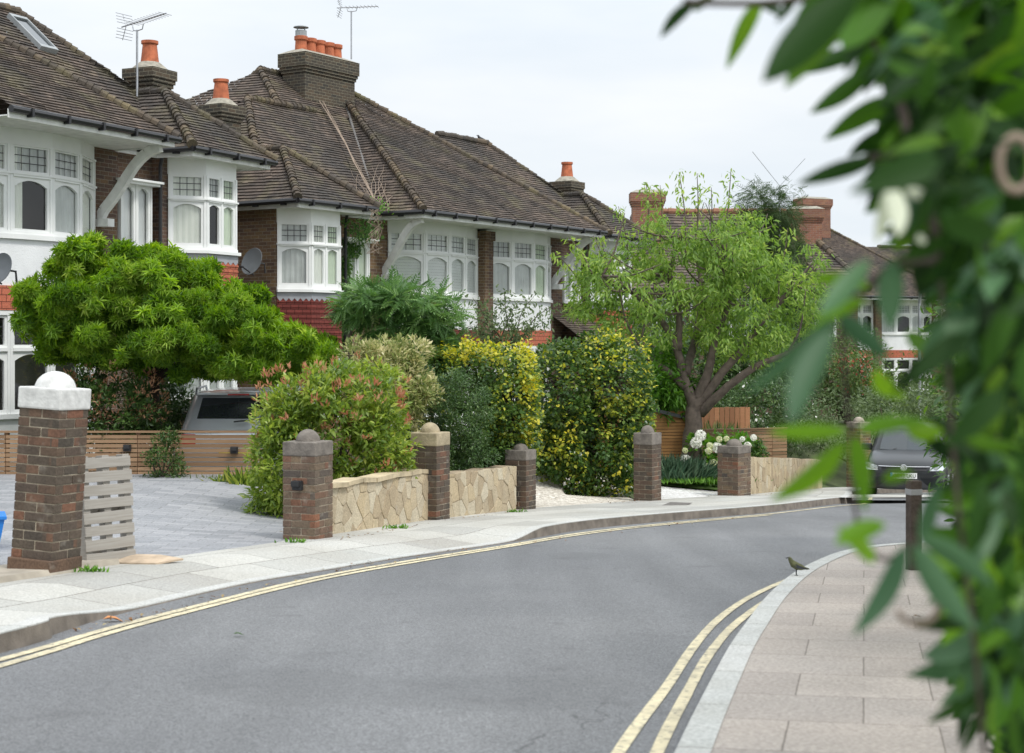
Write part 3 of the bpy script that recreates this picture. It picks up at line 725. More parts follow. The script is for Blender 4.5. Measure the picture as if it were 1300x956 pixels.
def prism(m, plan, z0, z1, cap=True):
    n = len(plan)
    for i in range(n):
        a, b = plan[i], plan[(i+1) % n]; m.poly([(a[0], a[1], z0), (b[0], b[1], z0), (b[0], b[1], z1), (a[0], a[1], z1)])
    if cap: m.poly([(p[0], p[1], z1) for p in plan]); m.poly([(p[0], p[1], z0) for p in plan][::-1])
def inset(pl, d):
    """offset an open bay outline outwards by d (first/last points stay on the wall line)"""
    out = []
    for i, p in enumerate(pl):
        ds = []
        if i > 0: e = Vector(p)-Vector(pl[i-1]); ds.append(Vector((e.y, -e.x)).normalized())
        if i < len(pl)-1: e = Vector(pl[i+1])-Vector(p); ds.append(Vector((e.y, -e.x)).normalized())
        n = sum(ds, Vector((0, 0))).normalized(); k = d/max(.5, n.dot(ds[0])); q = Vector(p)+n*k; out.append((q.x, q.y))
    return out
def make_house(s, style, root, seed=1):
    """half of a semi-detached pair; s=-1 left half, +1 right half"""
    rd = random.Random(seed)
    X = lambda a: s*a
    def order(pl): return pl if s > 0 else [(-x, y) for x, y in pl][::-1]
    # walls
    m = MB()
    def bx(a0, a1, y0, y1, z0, z1): m.box(min(X(a0), X(a1)), max(X(a0), X(a1)), y0, y1, z0, z1)
    bx(0.0, 4.3, 1.42, 9.8, -1.2, ZS+1.70); bx(4.3, 5.45, 1.55, 9.8, -1.2, ZS+1.70); bx(5.45, 7.66, 1.32, 9.8, -1.2, ZS+1.72)
    wall = m.build('wall', M[style['brick']], root)
    m = MB(); m.box(min(X(0), X(.19)), max(X(0), X(.19)), .98, 1.42, -1.2, ZS+1.64)
    m.box(min(X(0), X(.22)), max(X(0), X(.22)), .93, .98, ZS+1.40, ZS+1.64); m.build('brick_pier', M[style['brick']], root)
    # big bowed bay, two floors
    pl = []
    c0, c1 = .2, 3.62
    for i in range(5):
        u = i/4; pl.append((c0+(c1-c0)*u, 1.40-.56*(1-(abs(2*u-1))**2.2)))
    pl[0] = (c0, 1.20); pl[-1] = (c1+.02, 1.40)
    if s < 0: pl = pl  # the pier end is always the inner one
    bp = order(pl); back = [(bp[-1][0], 1.45), (bp[0][0], 1.45)]
    bay = MB(); prism(bay, bp+back, ZS+1.45, ZS+1.70); bayo = bay.build('bay', M['white'], root)
    def rail(nme, parts):
        q_ = MB()
        for d_, a_, b_ in parts: prism(q_, inset(bp, d_)+back, a_, b_)
        return q_.build(nme, M['white'], bayo)
    rail('sill', ((.07, ZS-.10, ZS-.02), (.03, ZS-.02, ZS+.03))); rail('transom_rail', ((.05, ZS+.955, ZS+.985),)); rail('head_rail', ((.035, ZS+1.43, ZS+1.46),))
    rn = MB(); prism(rn, inset(bp, .01)+back, ZS-.86, ZS-.10); rn.build('render_panel', M['render'], bayo)
    hg = MB(); o_ = inset(bp, .04); prism(hg, o_+back, ZS-1.26, ZS-.86, True); hg.build('hung_tiles', M[style['hang']], bayo)
    rail('sill', ((.01, -1.2, ZS-2.98), (.07, ZS-3.02, ZS-2.94))); rail('head_rail', ((.03, ZS-1.34, ZS-1.26),))
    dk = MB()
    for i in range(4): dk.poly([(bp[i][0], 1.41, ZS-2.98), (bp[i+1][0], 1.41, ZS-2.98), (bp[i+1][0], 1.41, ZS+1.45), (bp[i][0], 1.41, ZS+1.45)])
    dk.build('dark_backing', M['dark'], bayo)  # dark sheet behind the panes; the unlit interior is painted, not modelled
    cv = style['bigcov']
    if s < 0: cv = cv
    for i in range(4):
        window(root, bp[i], bp[i+1], ZS+.0, ZS+1.45, 1, cv[i % len(cv)])
        window(root, bp[i], bp[i+1], ZS-2.95, ZS-1.34, 1, ['half', 'none', 'none', 'curtain'][i])
    # end bay (canted), two floors
    ea, eb = (5.62, 7.64); pl = [(ea, 1.30), (ea+.52, .80), (eb-.52, .80), (eb, 1.30)]
    bp = order(pl); back = [(bp[-1][0], 1.33), (bp[0][0], 1.33)]
    bay = MB(); prism(bay, bp+back, ZS+1.40, ZS+1.72); bayo = bay.build('bay', M['white'], root)
    rail('sill', ((.09, ZS-.09, ZS-.03), (.03, ZS-.03, ZS+.03))); rail('transom_rail', ((.05, ZS+.925, ZS+.955),))
    le = MB(); prism(le, inset(bp, .02)+back, ZS-.24, ZS-.09); 
    for i in range(3):   # scalloped lead skirt
        a, b = Vector(inset(bp, .035)[i]), Vector(inset(bp, .035)[i+1]); k = 6
        for q in range(k):
            p0 = a+(b-a)*(q/k); p1 = a+(b-a)*((q+1)/k); pm_ = (p0+p1)/2
            le.poly([(p0.x, p0.y, ZS-.22), (pm_.x, pm_.y, ZS-.29), (p1.x, p1.y, ZS-.22), (p1.x, p1.y, ZS-.1), (p0.x, p0.y, ZS-.1)])
    le.build('lead_apron', M['lead'], bayo)
    hg = MB()
    for k in range(10): prism(hg, inset(bp, .045)+back, ZS-1.30+k*.11, ZS-1.30+k*.11+.03, True); prism(hg, inset(bp, .03)+back, ZS-1.27+k*.11, ZS-1.30+(k+1)*.11, False)
    hg.build('hung_tiles', M[style['hang']], bayo)
    g0 = MB(); prism(g0, inset(bp, .01)+back, -1.2, ZS-2.9); prism(g0, inset(bp, .06)+back, ZS-2.94, ZS-2.88); g0.build('plinth', M[style['brick']], bayo)
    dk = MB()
    dk.poly([(bp[0][0]+.02, 1.31, ZS-2.9), (bp[-1][0]-.02, 1.31, ZS-2.9), (bp[-1][0]-.02, 1.31, ZS+1.4), (bp[0][0]+.02, 1.31, ZS+1.4)]); dk.build('dark_backing', M['dark'], bayo)  # same painted darkness behind the end bay glass
    ec = style['endcov']
    for i, nl in ((0, 1), (1, 2), (2, 1)):
        window(root, bp[i], bp[i+1], ZS+.03, ZS+1.40, nl, ec[i]); window(root, bp[i], bp[i+1], ZS-2.88, ZS-1.35, nl, 'net')
    # small stair window with a little cornice
    q = order([(4.35, 1.40), (5.25, 1.40)]); window(root, q[0], q[1], ZS-.02, ZS+1.12, 2, style['small'], fan=False, arch=.3, mull=.045)
    m = MB(); x0, x1 = min(q[0][0], q[1][0]), max(q[0][0], q[1][0]); m.box(x0-.06, x1+.06, 1.24, 1.55, ZS+1.12, ZS+1.17); m.box(x0-.1, x1+.1, 1.18, 1.55, ZS+1.17, ZS+1.21); m.box(x0-.04, x1+.04, 1.36, 1.56, ZS-.09, ZS-.03); m.box(x0, x1, 1.5, 1.54, ZS-.03, ZS+1.12)
    m.build('cornice', M['white'], root)
    # curved timber bracket under the eaves corner
    m = MB(); pts = []
    for i in range(11):
        u = i/10; pts.append((3.78+.16*u, 1.40-1.22*(u**1.15), ZS+.42+1.24*(u**.75)-.1*math.sin(u*math.pi*2)))
    for i in range(10):
        a = Vector(pts[i]); b = Vector(pts[i+1]); d = (b-a).normalized(); n_ = Vector((0, -d.z, d.y)).normalized()*.085
        q = []
        for p in (a, b):
            for sx in (-.055, .055):
                for sg in (-1, 1): q.append((s*(p.x+sx), p.y+n_.y*sg, p.z+n_.z*sg))
        m.mesh(q, [(0, 1, 3, 2), (4, 6, 7, 5), (0, 4, 5, 1), (2, 3, 7, 6), (1, 5, 7, 3), (0, 2, 6, 4)])
    m.box(min(X(3.70), X(3.88)), max(X(3.70), X(3.88)), 1.15, 1.45, ZS+.28, ZS+.42)
    m.build('eaves_bracket', M['white_old'], root)
    # eaves: soffit, fascia, gutter
    E_ = 1.82; ze = ZS+E_
    m = MB(); plan = [(0, .02), (4.12, .02), (4.12, 1.32), (5.32, 1.32), (5.32, .52), (7.87, .52), (7.87, 9.9), (0, 9.9)]
    pl2 = [(X(x), y) for x, y in plan]
    for bxx in ((0, 4.12, .02, 1.6), (4.12, 5.32, 1.30, 1.7), (5.32, 7.87, .52, 1.5)): m.box(min(X(bxx[0]), X(bxx[1])), max(X(bxx[0]), X(bxx[1])), bxx[2], bxx[3], ze-.12, ze-.10)
    m.box(min(X(7.6), X(7.87)), max(X(7.6), X(7.87)), 1.5, 9.9, ze-.12, ze-.10)
    def fas(p, q):
        a, b = Vector((X(p[0]), p[1])), Vector((X(q[0]), q[1])); d = (b-a).normalized(); n_ = Vector((d.y, -d.x))*s*.012
        prism(m, [tuple(a-n_), tuple(b-n_), tuple(b+n_), tuple(a+n_)], ze-.15, ze-.01)
    for i in range(len(plan)-2): fas(plan[i], plan[i+1])
    m.build('soffit', M['white_old'], root)
    m = MB(); gl = [(0, -.04), (4.20, -.04), (4.20, 1.24), (5.26, 1.24), (5.26, .44), (7.97, .44), (7.97, 9.9)]
    for i in range(len(gl)-1):
        p, q = gl[i], gl[i+1]; m.tube([(X(p[0]), p[1], ze-.015), (X(q[0]), q[1], ze-.015)], .058, 8)
        L = math.hypot(q[0]-p[0], q[1]-p[1]); n = max(1, int(L/.75))
        for k in range(n):
            u = (k+.5)/n; cx, cy = p[0]+(q[0]-p[0])*u, p[1]+(q[1]-p[1])*u; m.box(X(cx)-.025, X(cx)+.025, cy-.07, cy+.07, ze-.10, ze+.03)
    m.tube([(X(5.36), 1.22, ze-.05), (X(5.36), 1.28, ze-.3), (X(5.36), 1.28, -.6)], .035, 8)
    m.build('gutter', M['black'], root)
    # roof
    z = lambda v: ZS+v
    e = z(1.84); zr = z(5.71); zl = z(4.62)
    P3 = lambda a, b, c: (X(a), b, c)
    polys = [[P3(0, 0, e), P3(4.14, 0, e), P3(.06, 5.9, zr), P3(0, 5.9, zr)],            # central front
             [P3(4.14, 0, e), P3(4.14, 1.3, e), P3(.06, 5.9, zr)],                        # its side, down to the valley
             [P3(4.14, 1.3, e), P3(4.14, 10., e), P3(.06, 5.9, zr)],
             [P3(3.2, 1.3, e), P3(7.95, 1.3, e), P3(5.1, 4.5, zl), P3(1.4, 4.5, zl)],    # lower front slope
             [P3(7.95, .95, e), P3(7.95, 10, e), P3(5.1, 4.5, zl)],                        # end slope
             [P3(7.95, 10, e), P3(0, 10, e), P3(0, 4.5, zl), P3(5.1, 4.5, zl)],
             [P3(5.24, .46, e), P3(7.95, .46, e), P3(6.55, 2.1, z(3.12))],                 # little hip over the end bay
             [P3(5.24, .46, e), P3(6.55, 2.1, z(3.12)), P3(6.55, 3.3, z(3.12)), P3(5.24, 2.0, e)],
             [P3(7.95, .46, e), P3(7.95, 2.6, e), P3(6.55, 3.3, z(3.12)), P3(6.55, 2.1, z(3.12))]]
    hips = [(P3(4.18, -.02, e+.03), P3(.1, 5.88, zr+.03)), (P3(7.97, .44, e+.03), P3(6.55, 2.1, z(3.15))), (P3(5.22, .44, e+.03), P3(6.55, 2.1, z(3.15))),
            (P3(6.55, 2.1, z(3.16)), P3(6.55, 3.0, z(3.16))), (P3(6.9, 2.55, z(2.9)), P3(5.1, 4.5, zl+.03)), (P3(5.1, 4.5, zl+.04), P3(2.6, 4.5, zl+.04))]
    if style.get('upper'):
        polys += [[P3(0, 5.9, zr), P3(3.1, 5.9, zr), P3(4.0, 4.5, zl), P3(0, 4.5, zl)], [P3(3.1, 5.9, zr), P3(4.0, 4.5, zl), P3(6.9, 5.9, z(2.3)), P3(4.6, 9.6, z(2.6))],
                  [P3(0, 5.9, zr), P3(3.1, 5.9, zr), P3(4.6, 10.2, z(1.9)), P3(0, 10.2, z(1.9))]]
        hips += [(P3(4.0, 4.5, zl+.04), P3(3.1, 5.9, zr+.04)), (P3(3.1, 5.9, zr+.05), P3(0.9, 5.9, zr+.05)), (P3(3.1, 5.9, zr+.03), P3(4.4, 9.3, z(2.9)))]
    else: polys += [[P3(0, 5.9, zr), P3(.06, 5.9, zr), P3(4.14, 10, e), P3(0, 10, e)]]
    rf = roofpiece(root, 'roof', polys, hips, seed)
    v = MB(); v.tube([P3(4.14, 1.28, e-.02), P3(.35, 5.45, zr-.27)], .045, 6); v.tube([P3(5.28, 1.9, e+.05), P3(6.3, 2.95, z(3.05))], .05, 5)
    v.build('valley_flashing', M['lead_dark'], rf, smooth=True)
    # end chimney
    if style.get('endchim', True):
        ac, bc, zb = style.get('chim', (7.5, 3.2, 1.6)); zt = style.get('chimz', 3.7); w2 = .31
        m = MB(); m.box(X(ac)-w2, X(ac)+w2, bc-w2, bc+w2, z(zb), z(zt-.42))
        for k, (o2, za, zb2) in enumerate(((.03, -.42, -.34), (.06, -.34, -.26), (.085, -.26, -.06))): m.box(X(ac)-w2-o2, X(ac)+w2+o2, bc-w2-o2, bc+w2+o2, z(zt+za), z(zt+zb2))
        ch = m.build('chimney', M['brick_chim'], root)
        m = MB(); m.lathe([(.40, -.06), (.33, .0), (.22, .09), (.17, .11)], 14, Matrix.Translation((X(ac), bc, z(zt)))); m.build('mortar_flaunching', M['mortar'], ch)
        m = MB(); m.lathe([(.19, .08), (.175, .2), (.15, .42), (.145, .46), (.175, .48), (.175, .54), (.135, .54), (.12, .35)], 18, Matrix.Translation((X(ac), bc, z(zt)))); m.build('chimney_pot', M['terracotta'], ch, smooth=False)
    return root

def house(name, pair, s, style, label, group=None, seed=1):
    th, x0, y0, z0 = pair
    r = empty(name, (x0, y0, z0-ZS), R(90-th), label, 'house', group)
    return make_house(s, style, r, seed)
PA = (25.1, -7.71, 24.15, 1.76); PB = (33.1, .24, 39.38, 1.14); PC = (66., 19.0, 79., .4)
stA = dict(brick='brick_house', hang='hang_org', bigcov=['curtain', 'half', 'net', 'curtain'], endcov=['curtain', ['half', 'sage'], 'net'], small='none', chimz=3.85)
hA = house('semi_detached_house', PA, 1, stA, 'nearest house, cut by the left edge, its white bay over orange hung tiles', 'pebble white bay houses', 3)
stB1 = dict(brick='brick_yel', hang='hang_red', bigcov=['blind', 'blind', 'blind', 'blind'], endcov=['net', ['curtain', 'sage'], 'sage'], small='sage', upper=True, chim=(7.25, 3.3, 1.6), chimz=4.15)
hB1 = house('semi_detached_house', PB, -1, stB1, 'house with the big five pot chimney and creeper climbing between its bays', 'pebble white bay houses', 5)
stB2 = dict(brick='brick_house', hang='hang_org', bigcov=['net', 'net', 'sage', 'net'], endcov=['sage', ['net', 'half'], 'net'], small='net')
hB2 = house('semi_detached_house', PB, 1, stB2, 'house right of the narrow brick pier, end bay behind the cherry tree', 'pebble white bay houses', 8)
for o in (hA, hB1, hB2): o['group'] = 'white bay windowed houses along the street'
stA0 = dict(brick='brick_house', hang='hang_org', bigcov=['curtain'], endcov=['net', 'net', 'net'], small='none', endchim=False)

# the big shared stack of the second pair (stands on the party wall, kept with the left house)
def bigstack(root, xc, yc, zb, zt, L=2.0, Dp=.75, pots=((-.72, 0), (-.36, .0), (0, .0), (.36, 0), (.68, 0)), cowl=True, mt='brick_chim', rings=True):
    m = MB(); m.box(xc-L/2, xc+L/2, yc-Dp/2, yc+Dp/2, zb, zt-.50)
    for o2, a, b in ((.03, -.50, -.42), (.06, -.42, -.34), (.09, -.34, 0.)): m.box(xc-L/2-o2, xc+L/2+o2, yc-Dp/2-o2, yc+Dp/2+o2, zt+a, zt+b)
    ch = m.build('chimney', M[mt], root)
    m = MB(); m.mesh([(xc-L/2-.1, yc-Dp/2-.1, zt), (xc+L/2+.1, yc-Dp/2-.1, zt), (xc+L/2+.1, yc+Dp/2+.1, zt), (xc-L/2-.1, yc+Dp/2+.1, zt), (xc-L/2+.15, yc-.15, zt+.13), (xc+L/2-.15, yc-.15, zt+.13), (xc+L/2-.15, yc+.15, zt+.13), (xc-L/2+.15, yc+.15, zt+.13)],
                     [(0, 1, 5, 4), (1, 2, 6, 5), (2, 3, 7, 6), (3, 0, 4, 7), (4, 5, 6, 7)]); m.build('mortar_flaunching', M['mortar'], ch)
    for px, py in pots:
        m = MB(); m.lathe([(.165, .05), (.155, .2), (.145, .36), (.175, .38), (.175, .47), (.15, .48), (.12, .40)], 18, Matrix.Translation((xc+px, yc+py, zt)))
        m.build('chimney_pot', M['terracotta'], ch)
    if cowl:
        px, py = pots[0]; m = MB(); m.lathe([(.15, .48), (.15, .62), (.13, .62)], 12, Matrix.Translation((xc+px, yc+py, zt))); m.lathe([(.2, .70), (.19, .72), (.05, .76)], 14, Matrix.Translation((xc+px, yc+py, zt)))
        for k in range(4): a = k*math.pi/2; m.tube([(xc+px+.13*math.cos(a), yc+py+.13*math.sin(a), zt+.6), (xc+px+.13*math.cos(a), yc+py+.13*math.sin(a), zt+.72)], .012, 5)
        m.build('cowl', M['greymetal'], ch)
    return ch
bigstack(hB1, -1.5, 5.3, ZS+4.6, ZS+6.2)
# a tiled porch in the recess of the right-hand house
m = MB(); m.box(3.9, 5.6, .2, 1.5, -.6, ZS-1.35); pw = m.build('porch', M['brick_yel'], hB2)
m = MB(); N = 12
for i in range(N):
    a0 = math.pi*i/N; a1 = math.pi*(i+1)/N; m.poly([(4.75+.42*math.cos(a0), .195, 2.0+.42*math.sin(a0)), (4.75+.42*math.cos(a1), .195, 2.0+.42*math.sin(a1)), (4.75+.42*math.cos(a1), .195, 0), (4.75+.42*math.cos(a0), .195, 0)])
m.build('doorway', M['dark'], pw)  # flat arch on solid brick, the shade of the opening given as colour
m = MB(); clipcourses(m, [(3.75, .05, ZS-1.35), (5.7, .05, ZS-1.35), (5.7, 1.5, ZS-.4), (3.75, 1.5, ZS-.4)], seed=4); m.build('porch_roof', M['tile'], pw)
# skylight on the nearest roof: front slope z = e + y*(3.87/5.9)
def on_front(a, y, h): k = (4.62-1.84)/3.2; n = Vector((0, -k, 1)).normalized(); return Vector((a, y, ZS+1.84+k*(y-1.3)))+n*h
m = MB(); q = [(4.5, 3.45), (4.98, 3.45), (4.98, 4.25), (4.5, 4.25)]
def ring(m, q, h0, h1, wd):
    for i in range(4):
        a = q[i]; b = q[(i+1) % 4]; cx = sum(p[0] for p in q)/4; cy = sum(p[1] for p in q)/4
        ins = lambda p: (p[0]+(cx-p[0])*wd, p[1]+(cy-p[1])*wd)
        m.poly([on_front(*a, h0), on_front(*b, h0), on_front(*b, h1), on_front(*a, h1)]); m.poly([on_front(*a, h1), on_front(*b, h1), on_front(*ins(b), h1), on_front(*ins(a), h1)])
        m.poly([on_front(*ins(a), h1), on_front(*ins(b), h1), on_front(*ins(b), h1-.04), on_front(*ins(a), h1-.04)])
ring(m, q, 0, .12, .16); sk = m.build('skylight', M['greymetal'], hA)
m = MB(); m.poly([on_front(*p, .085) for p in q]); m.build('pane', M['car_glass'], sk)

# ---------------------------------------------------------------- houses further along
def plain_house(x0, x1, y0, dep, zg, ze, zr, label, brick):
    r = empty('brick_house', ((x0+x1)/2, y0, zg), 0, label, 'house'); W2 = (x1-x0)/2; E_ = ze-zg; Z = zr-zg
    m = MB(); m.box(-W2+.3, W2-.3, .4, dep, -1.5, E_); m.build('wall', M[brick], r)
    m = MB(); rd = dep/2+.2
    for i, p in enumerate(([(-W2, 0, E_), (W2, 0, E_), (W2-2.2, rd, Z), (-W2+.4, rd, Z)], [(W2, 0, E_), (W2, 2*rd, E_), (W2-2.2, rd, Z)], [(-W2, 0, E_), (-W2+.4, rd, Z), (-W2, 2*rd, E_)], [(W2, 2*rd, E_), (-W2, 2*rd, E_), (-W2+.4, rd, Z), (W2-2.2, rd, Z)])):
        clipcourses(m, p, .2, .3, .03, seed=i+40, amp=2)
    rf = m.build('roof', M['tile'], r); h = MB(); bonnets(h, (-W2+.4, rd, Z+.05), (W2-2.2, rd, Z+.05), .13, .35); h.build('ridge_tiles', M['terracotta_old'], rf)
    h = MB(); bonnets(h, (W2, 0, E_), (W2-2.2, rd, Z+.05), .13, .3); h.build('ridge_tiles', M['ridge'], rf)
    for a in (-W2+1.6, 0, W2-1.8):
        f = window(r, (a-.7, .34), (a+.7, .34), E_-1.75, E_-.35, 2, 'net')
    m = MB(); m.box(-W2, W2, -.06, .02, E_-.12, E_+.02); m.build('gutter', M['black'], r)
    return r, W2, rd, Z
M['terracotta_old'] = mat('old_ridge_terracotta', (.26, .13, .08), .9, .3, 5, .3, 30)
hD, W2, rd, Z = plain_house(4.3, 12.9, 57, 8.6, -3.9, 1.9, 5.0, 'brown roofed brick house seen over the top of the pale cherry tree', 'brick_house')
bigstack(hD, -W2+.85, rd-1.5, Z-2.2, Z+.62, 1.15, .8, pots=(), cowl=False, mt='brick_red')
bigstack(hD, W2-1.75, rd-1.5, Z-3.4, Z+.0, 1.15, .8, pots=(), cowl=False, mt='brick_red')
stC = dict(brick='brick_yel', hang='hang_org', bigcov=['net', 'none'], endcov=['net', 'net', 'net'], small='net', endchim=False)
hC1 = house('semi_detached_house', PC, -1, dict(stC, upper=True), 'left half of the far white-bayed pair glimpsed through the foreground leaves', None, 21)
hC2 = house('semi_detached_house', PC, 1, stC, 'right half of the far white-bayed pair, mostly behind foreground leaves', None, 22)
bigstack(hC1, -1.0, 5.3, ZS+3.6, ZS+7.1, 1.7, .8, pots=(), cowl=False, mt='brick_red')

# ---------------------------------------------------------------- pillars and garden walls
def solobrick(name, cols, dirt=.45):
    m = bpy.data.materials.new(name); t, b = nm(m); b.inputs['Roughness'].default_value = .9; b.inputs['Specular IOR Level'].default_value = .25
    a = t.nodes.new('ShaderNodeAttribute'); a.attribute_name = 'tone'; r = t.nodes.new('ShaderNodeValToRGB'); r.color_ramp.interpolation = 'LINEAR'; e = r.color_ramp.elements
    e[0].position, e[0].color = 0, (*cols[0], 1); e[1].position, e[1].color = 1, (*cols[-1], 1)
    for i, c_ in enumerate(cols[1:-1]): q = e.new((i+1)/(len(cols)-1)); q.color = (*c_, 1)
    t.links.new(a.outputs['Fac'], r.inputs[0]); ob = t.nodes.new('ShaderNodeTexCoord').outputs['Object']
    col = mixc(t, noise(t, ob, 4.5, 6, .42, .72, 0, dirt), r.outputs[0], (.045, .038, .034)); col = mixc(t, noise(t, ob, 7, 5, .62, .75, 0, .35), col, (.38, .35, .30))
    n_ = noise(t, ob, 55, 4, .25, .75, .7, 1.3); col = mixc(t, 1., col, n_, 'MULTIPLY'); t.links.new(col, b.inputs['Base Color'])
    bp = t.nodes.new('ShaderNodeBump'); bp.inputs['Strength'].default_value = .5; bp.inputs['Distance'].default_value = .006; t.links.new(n_, bp.inputs['Height']); t.links.new(bp.outputs[0], b.inputs['Normal']); return m
M['b_brick_pier'] = solobrick('pier_brick_face', [(.095, .08, .07), (.155, .12, .09), (.18, .105, .07), (.12, .095, .075), (.20, .145, .095), (.13, .10, .078), (.24, .11, .065)], .35)
M['b_brick_dark'] = solobrick('dark_brick_face', [(.072, .062, .052), (.115, .09, .068), (.098, .075, .06), (.14, .09, .062), (.082, .07, .056), (.125, .085, .06), (.20, .095, .06)], .45)
M['b_brick_yel'] = solobrick('stock_brick_face', [(.20, .14, .08), (.12, .08, .06), (.26, .18, .09), (.18, .10, .065)], .35)
M['pointing'] = mat('pale_pointing', (.36, .31, .235), .95, .3, 12, .5, 60)
M['cap_dark'] = mat('dark_lichened_stone', (.17, .15, .13), .95, .35, 9, .8, 40); M['cap_sand'] = mat('sandy_stone_cap', (.36, .30, .20), .95, .3, 6, .7, 40)
def pillar(px, py, h, label, wdt=.44, brick='brick_pier', cap='cap', capw=.004, caph=.15, dome=.135, rz=None, plinth=0., lean=0., domew=.68, pos=None, z=None):
    p = Gp(px, py) if pos is None else Vector((pos[0], pos[1], z))
    if rz is None: rz = R(71)
    r = empty('brick_pillar', (p.x, p.y, p.z-.02), rz, label, 'gate pillar'); r.rotation_euler = (0, 0, rz)
    if lean: r.matrix_basis = Matrix.Translation(r.location) @ Matrix.Rotation(lean, 4, 'Y') @ Matrix.Rotation(rz, 4, 'Z')
    w2 = wdt/2; m = MB(); ch = .075; nc = int(round((h-caph-dome)/ch)); hb = nc*ch
    # real brick courses round a mortar core
    m.cm = 1; m.box(-w2+.007, w2-.007, -w2+.007, w2-.007, -.15, hb); m.cm = 0
    for k in range(-2, nc):
        off = (.1125 if k % 2 else 0.)
        for side in range(4):
            x = -w2+.0; Mx = Matrix.Rotation(side*math.pi/2, 4, 'Z'); first = True
            while x < w2-.02:
                bl = .1025 if (first and (k+side) % 2) else .215; first = False; e_ = min(w2, x+bl)
                if w2-e_ < .05: e_ = w2
                j = random.uniform(-.004, .003); n0 = len(m.f); t_ = random.random()
                m.box(x+(.001 if x <= -w2 else .004), e_-(.001 if e_ >= w2 else .004), -w2-j, -w2+.1, k*ch+.009, (k+1)*ch, Mx, bev=.005)
                for q in range(n0, len(m.f)): m.tone[q] = t_
                x = e_+.002
    if plinth: m.box(-w2-.03, w2+.012, -w2-.012, w2+.012, -.6, plinth, bev=.01)
    m.build('shaft', [M['b_'+brick], M['pointing']], r)
    c = w2+capw; rr = w2*domew; m = MB(); m.box(-c, c, -c, c, hb, hb+caph, bev=.015); cp = m.build('cap', M[cap], r)
    m = MB(); prof = [(rr*math.cos(a), hb+caph-.01+dome*math.sin(a)) for a in [i*math.pi/2/9 for i in range(9)]]+[(.004, hb+caph-.01+dome)]
    m.lathe([(q[0]*(1+.015*math.sin(i*3)), q[1]) for i, q in enumerate(prof)], 20); m.build('dome', M[cap], cp, smooth=True)
    return r
M['cap_white'] = mat('flaking_white_paint', (.60, .60, .585), .85, .16, 14, .5, 30)
pillar(57, 728, 1.63, 'tall leaning brick gate pillar with white painted cap and dome', .385, 'brick_dark', 'cap_white', .012, .17, .14, R(70), .16, lean=R(3.2), domew=.84)
p1 = pillar(391, 684, 1.2, 'brick pillar with stone dome cap and a small black light', .385, rz=R(68), cap='cap_dark')
p2 = pillar(546, 660, 1.3, 'dark brick pillar with sandy stone cap between two stone walls', .38, 'brick_dark', 'cap_sand', rz=R(66), caph=.17)
pillar(661, 647, 1.0, 'weathered brick pillar half under the overhanging ivy hedge', .34, 'brick_dark', cap='cap_dark', rz=R(64), dome=.1)
pillar(822, 636, 1.32, 'dark weathered brick pillar between the two gravel drives', .35, 'brick_dark', 'cap_dark', rz=R(58), caph=.2)
pillar(0, 0, 1.12, 'brick pillar with dome cap beside the white hydrangea', .45, cap='cap_dark', rz=R(50), caph=.14, pos=(4.16, 29.5), z=zp(29.5))
pillar(0, 0, 1.75, 'brick pillar standing just behind the dark hatchback', .42, 'brick_yel', rz=R(40), pos=(8.45, 38.4), z=-3.6)
pillar(0, 0, 2.05, 'far brick pillar with pale dome rising above the dark hatchback', .44, 'brick_yel', rz=R(30), pos=(10.0, 41.0), z=-4.0)
def downlight(parent, loc, rz=0, s_=1.):
    m = MB(); m.box(-.055*s_, .055*s_, -.05, 0, -.05*s_, .05*s_, bev=.008); m.box(-.045*s_, .045*s_, -.09, -.045, -.01*s_, .05*s_, bev=.008)
    o = m.build('wall_light', M['trim'], parent); o.location = loc; o.rotation_euler = (0, 0, rz); return o
downlight(p1, (-.196, 0, .60), R(-90), 1.)
